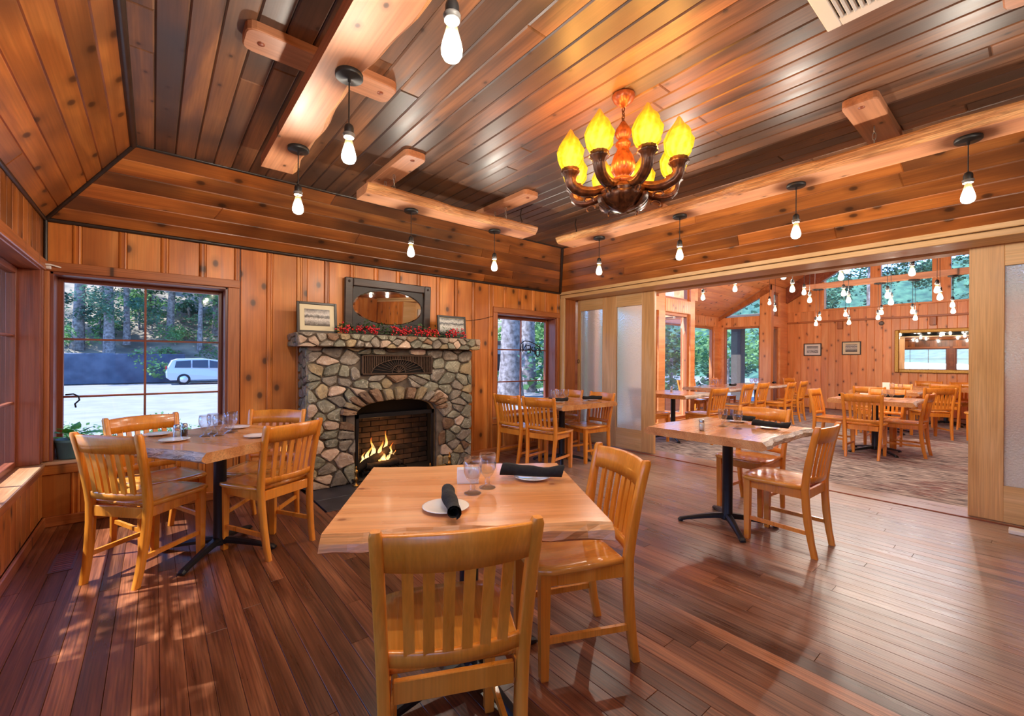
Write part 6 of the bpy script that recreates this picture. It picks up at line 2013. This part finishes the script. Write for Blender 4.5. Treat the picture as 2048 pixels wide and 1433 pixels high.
q = MB().box(-.16, .16, -.16, .16, 0, 3.0, .02).build('post', 'porch_post', pst); q.location = (2.2, -.4, 0)
MB().box(-.8, 3.2, -1.5, 1.2, 2.95, 3.1, .02).build('roof', 'porch_post', pst)
MB().box(-.8, 3.6, -1.5, 2.2, 0, .3, .02).build('deck', 'siding', pst)
tag(pst, 'covered porch with dark posts outside the hall bay', 'porch')
# pines behind the clerestory
for i, (tx, ty) in enumerate(((24, 4.6), (26, 2.6), (25, .6), (24, -1.6), (27, 7.2))):
    cr = [(rg.uniform(-.9, .9), rg.uniform(-.8, .8), rg.uniform(2.0, 8), rg.uniform(1.0, 1.7), 1) for _ in range(4)]
    tree(tx, ty, .25, 10, 'pine behind the hall clerestory, %s from the left' % ('second', 'third', 'fourth', 'last', 'first')[i], 400 + i, cr, group='pines behind the hall')
# unseen trees added outside the left windows to block most of the sun
for i, (tx, ty) in enumerate(((-3.5, 1.0), (-3.7, -1.6), (-4.3, 1.9))):
    cr = [(rg.uniform(-.5, .5), rg.uniform(-.6, .5), 3.0 + .75 * k, 1.45, 1 if k % 2 else 0) for k in range(6)]
    cr += [(.3, .9, 4.4, 1.2, 1), (.2, -.9, 4.6, 1.2, 1), (.5, 1.2, 5.2, 1.1, 0)]
    tree(tx, ty, .2, 7, 'leafy tree added to shade the left windows, %s' % ('middle of three', 'nearest the viewer', 'nearest the rear corner')[i], 500 + i, cr, group='added shade trees outside the left windows')

# parked car
car = empty('car', (2.75, 34.2, GZ))
prof = [(-2.2, .45), (-2.22, .75), (-2.15, 1.05), (-1.95, 1.50), (-1.7, 1.60), (-.4, 1.63), (.45, 1.52), (1.05, 1.05), (1.95, .92), (2.2, .72), (2.22, .42), (1.9, .28), (-2.0, .28)]
rs = []
for y, s in ((-.88, .97), (-.84, 1.0), (.84, 1.0), (.88, .97)):
    rs.append([(x * s, y * (1 - .14 * max(0, z - .95) / .65), .95 + (z - .95) * s) for x, z in prof])
mb = MB(); mb.rings(rs, False, True); b = mb.build('body', 'car_white', car); fix_normals(b)
for nm, poly in (('side_window', [(-1.80, 1.05), (-1.72, 1.45), (-1.0, 1.50), (-1.0, 1.05)]), ('side_window', [(-.93, 1.05), (-.93, 1.50), (-.12, 1.52), (-.12, 1.03)]), ('side_window', [(-.05, 1.03), (-.05, 1.51), (.42, 1.42), (.90, 1.02)])):
    for sgn in (-1, 1):
        vs = []
        for dy in (.0, .012):
            for x, z in poly:
                vs.append((x, sgn * (.88 * (1 - .14 * max(0, z - .95) / .65) + .002 + dy), z))
        n = len(poly)
        o = link_mesh(nm, vs, [tuple(range(n)), tuple(range(n, 2 * n))[::-1]] + [(i, i + n, (i + 1) % n + n, (i + 1) % n) for i in range(n)], 'car_glass', car); fix_normals(o)
vs = [(.50, -.72, 1.50), (.50, .72, 1.50), (1.02, .80, 1.07), (1.02, -.80, 1.07)]
o = link_mesh('windscreen', [(x + .02, y, z + .02) for x, y, z in vs] + vs, [(0, 1, 2, 3), (7, 6, 5, 4), (0, 4, 5, 1), (1, 5, 6, 2), (2, 6, 7, 3), (3, 7, 4, 0)], 'car_glass', car); fix_normals(o)
for wx in (-1.35, 1.30):
    for wy in (-.80, .80):
        w_ = MB().lathe([(0, -.1), (.24, -.1), (.33, -.09), (.34, -.05), (.34, .05), (.33, .09), (.24, .1), (0, .1)], 24).build('wheel', 'tyre', car, (wx, wy, .34)); w_.rotation_euler = (PI / 2, 0, 0)
        h = MB().lathe([(0, -.112), (.2, -.108), (.21, -.1), (.21, .1), (.2, .108), (0, .112)], 20, flute=(5, .04)).build('hub_cap', 'alloy', w_)
MB().box(-2.24, -2.16, -.86, -.66, .95, 1.15, .01).build('tail_light', 'tail_red', car)
MB().box(2.10, 2.2, -.86, -.6, .66, .78, .01).build('head_light', 'alloy', car)
tag(car, 'white station wagon parked across the road beyond the left rear window', 'car')
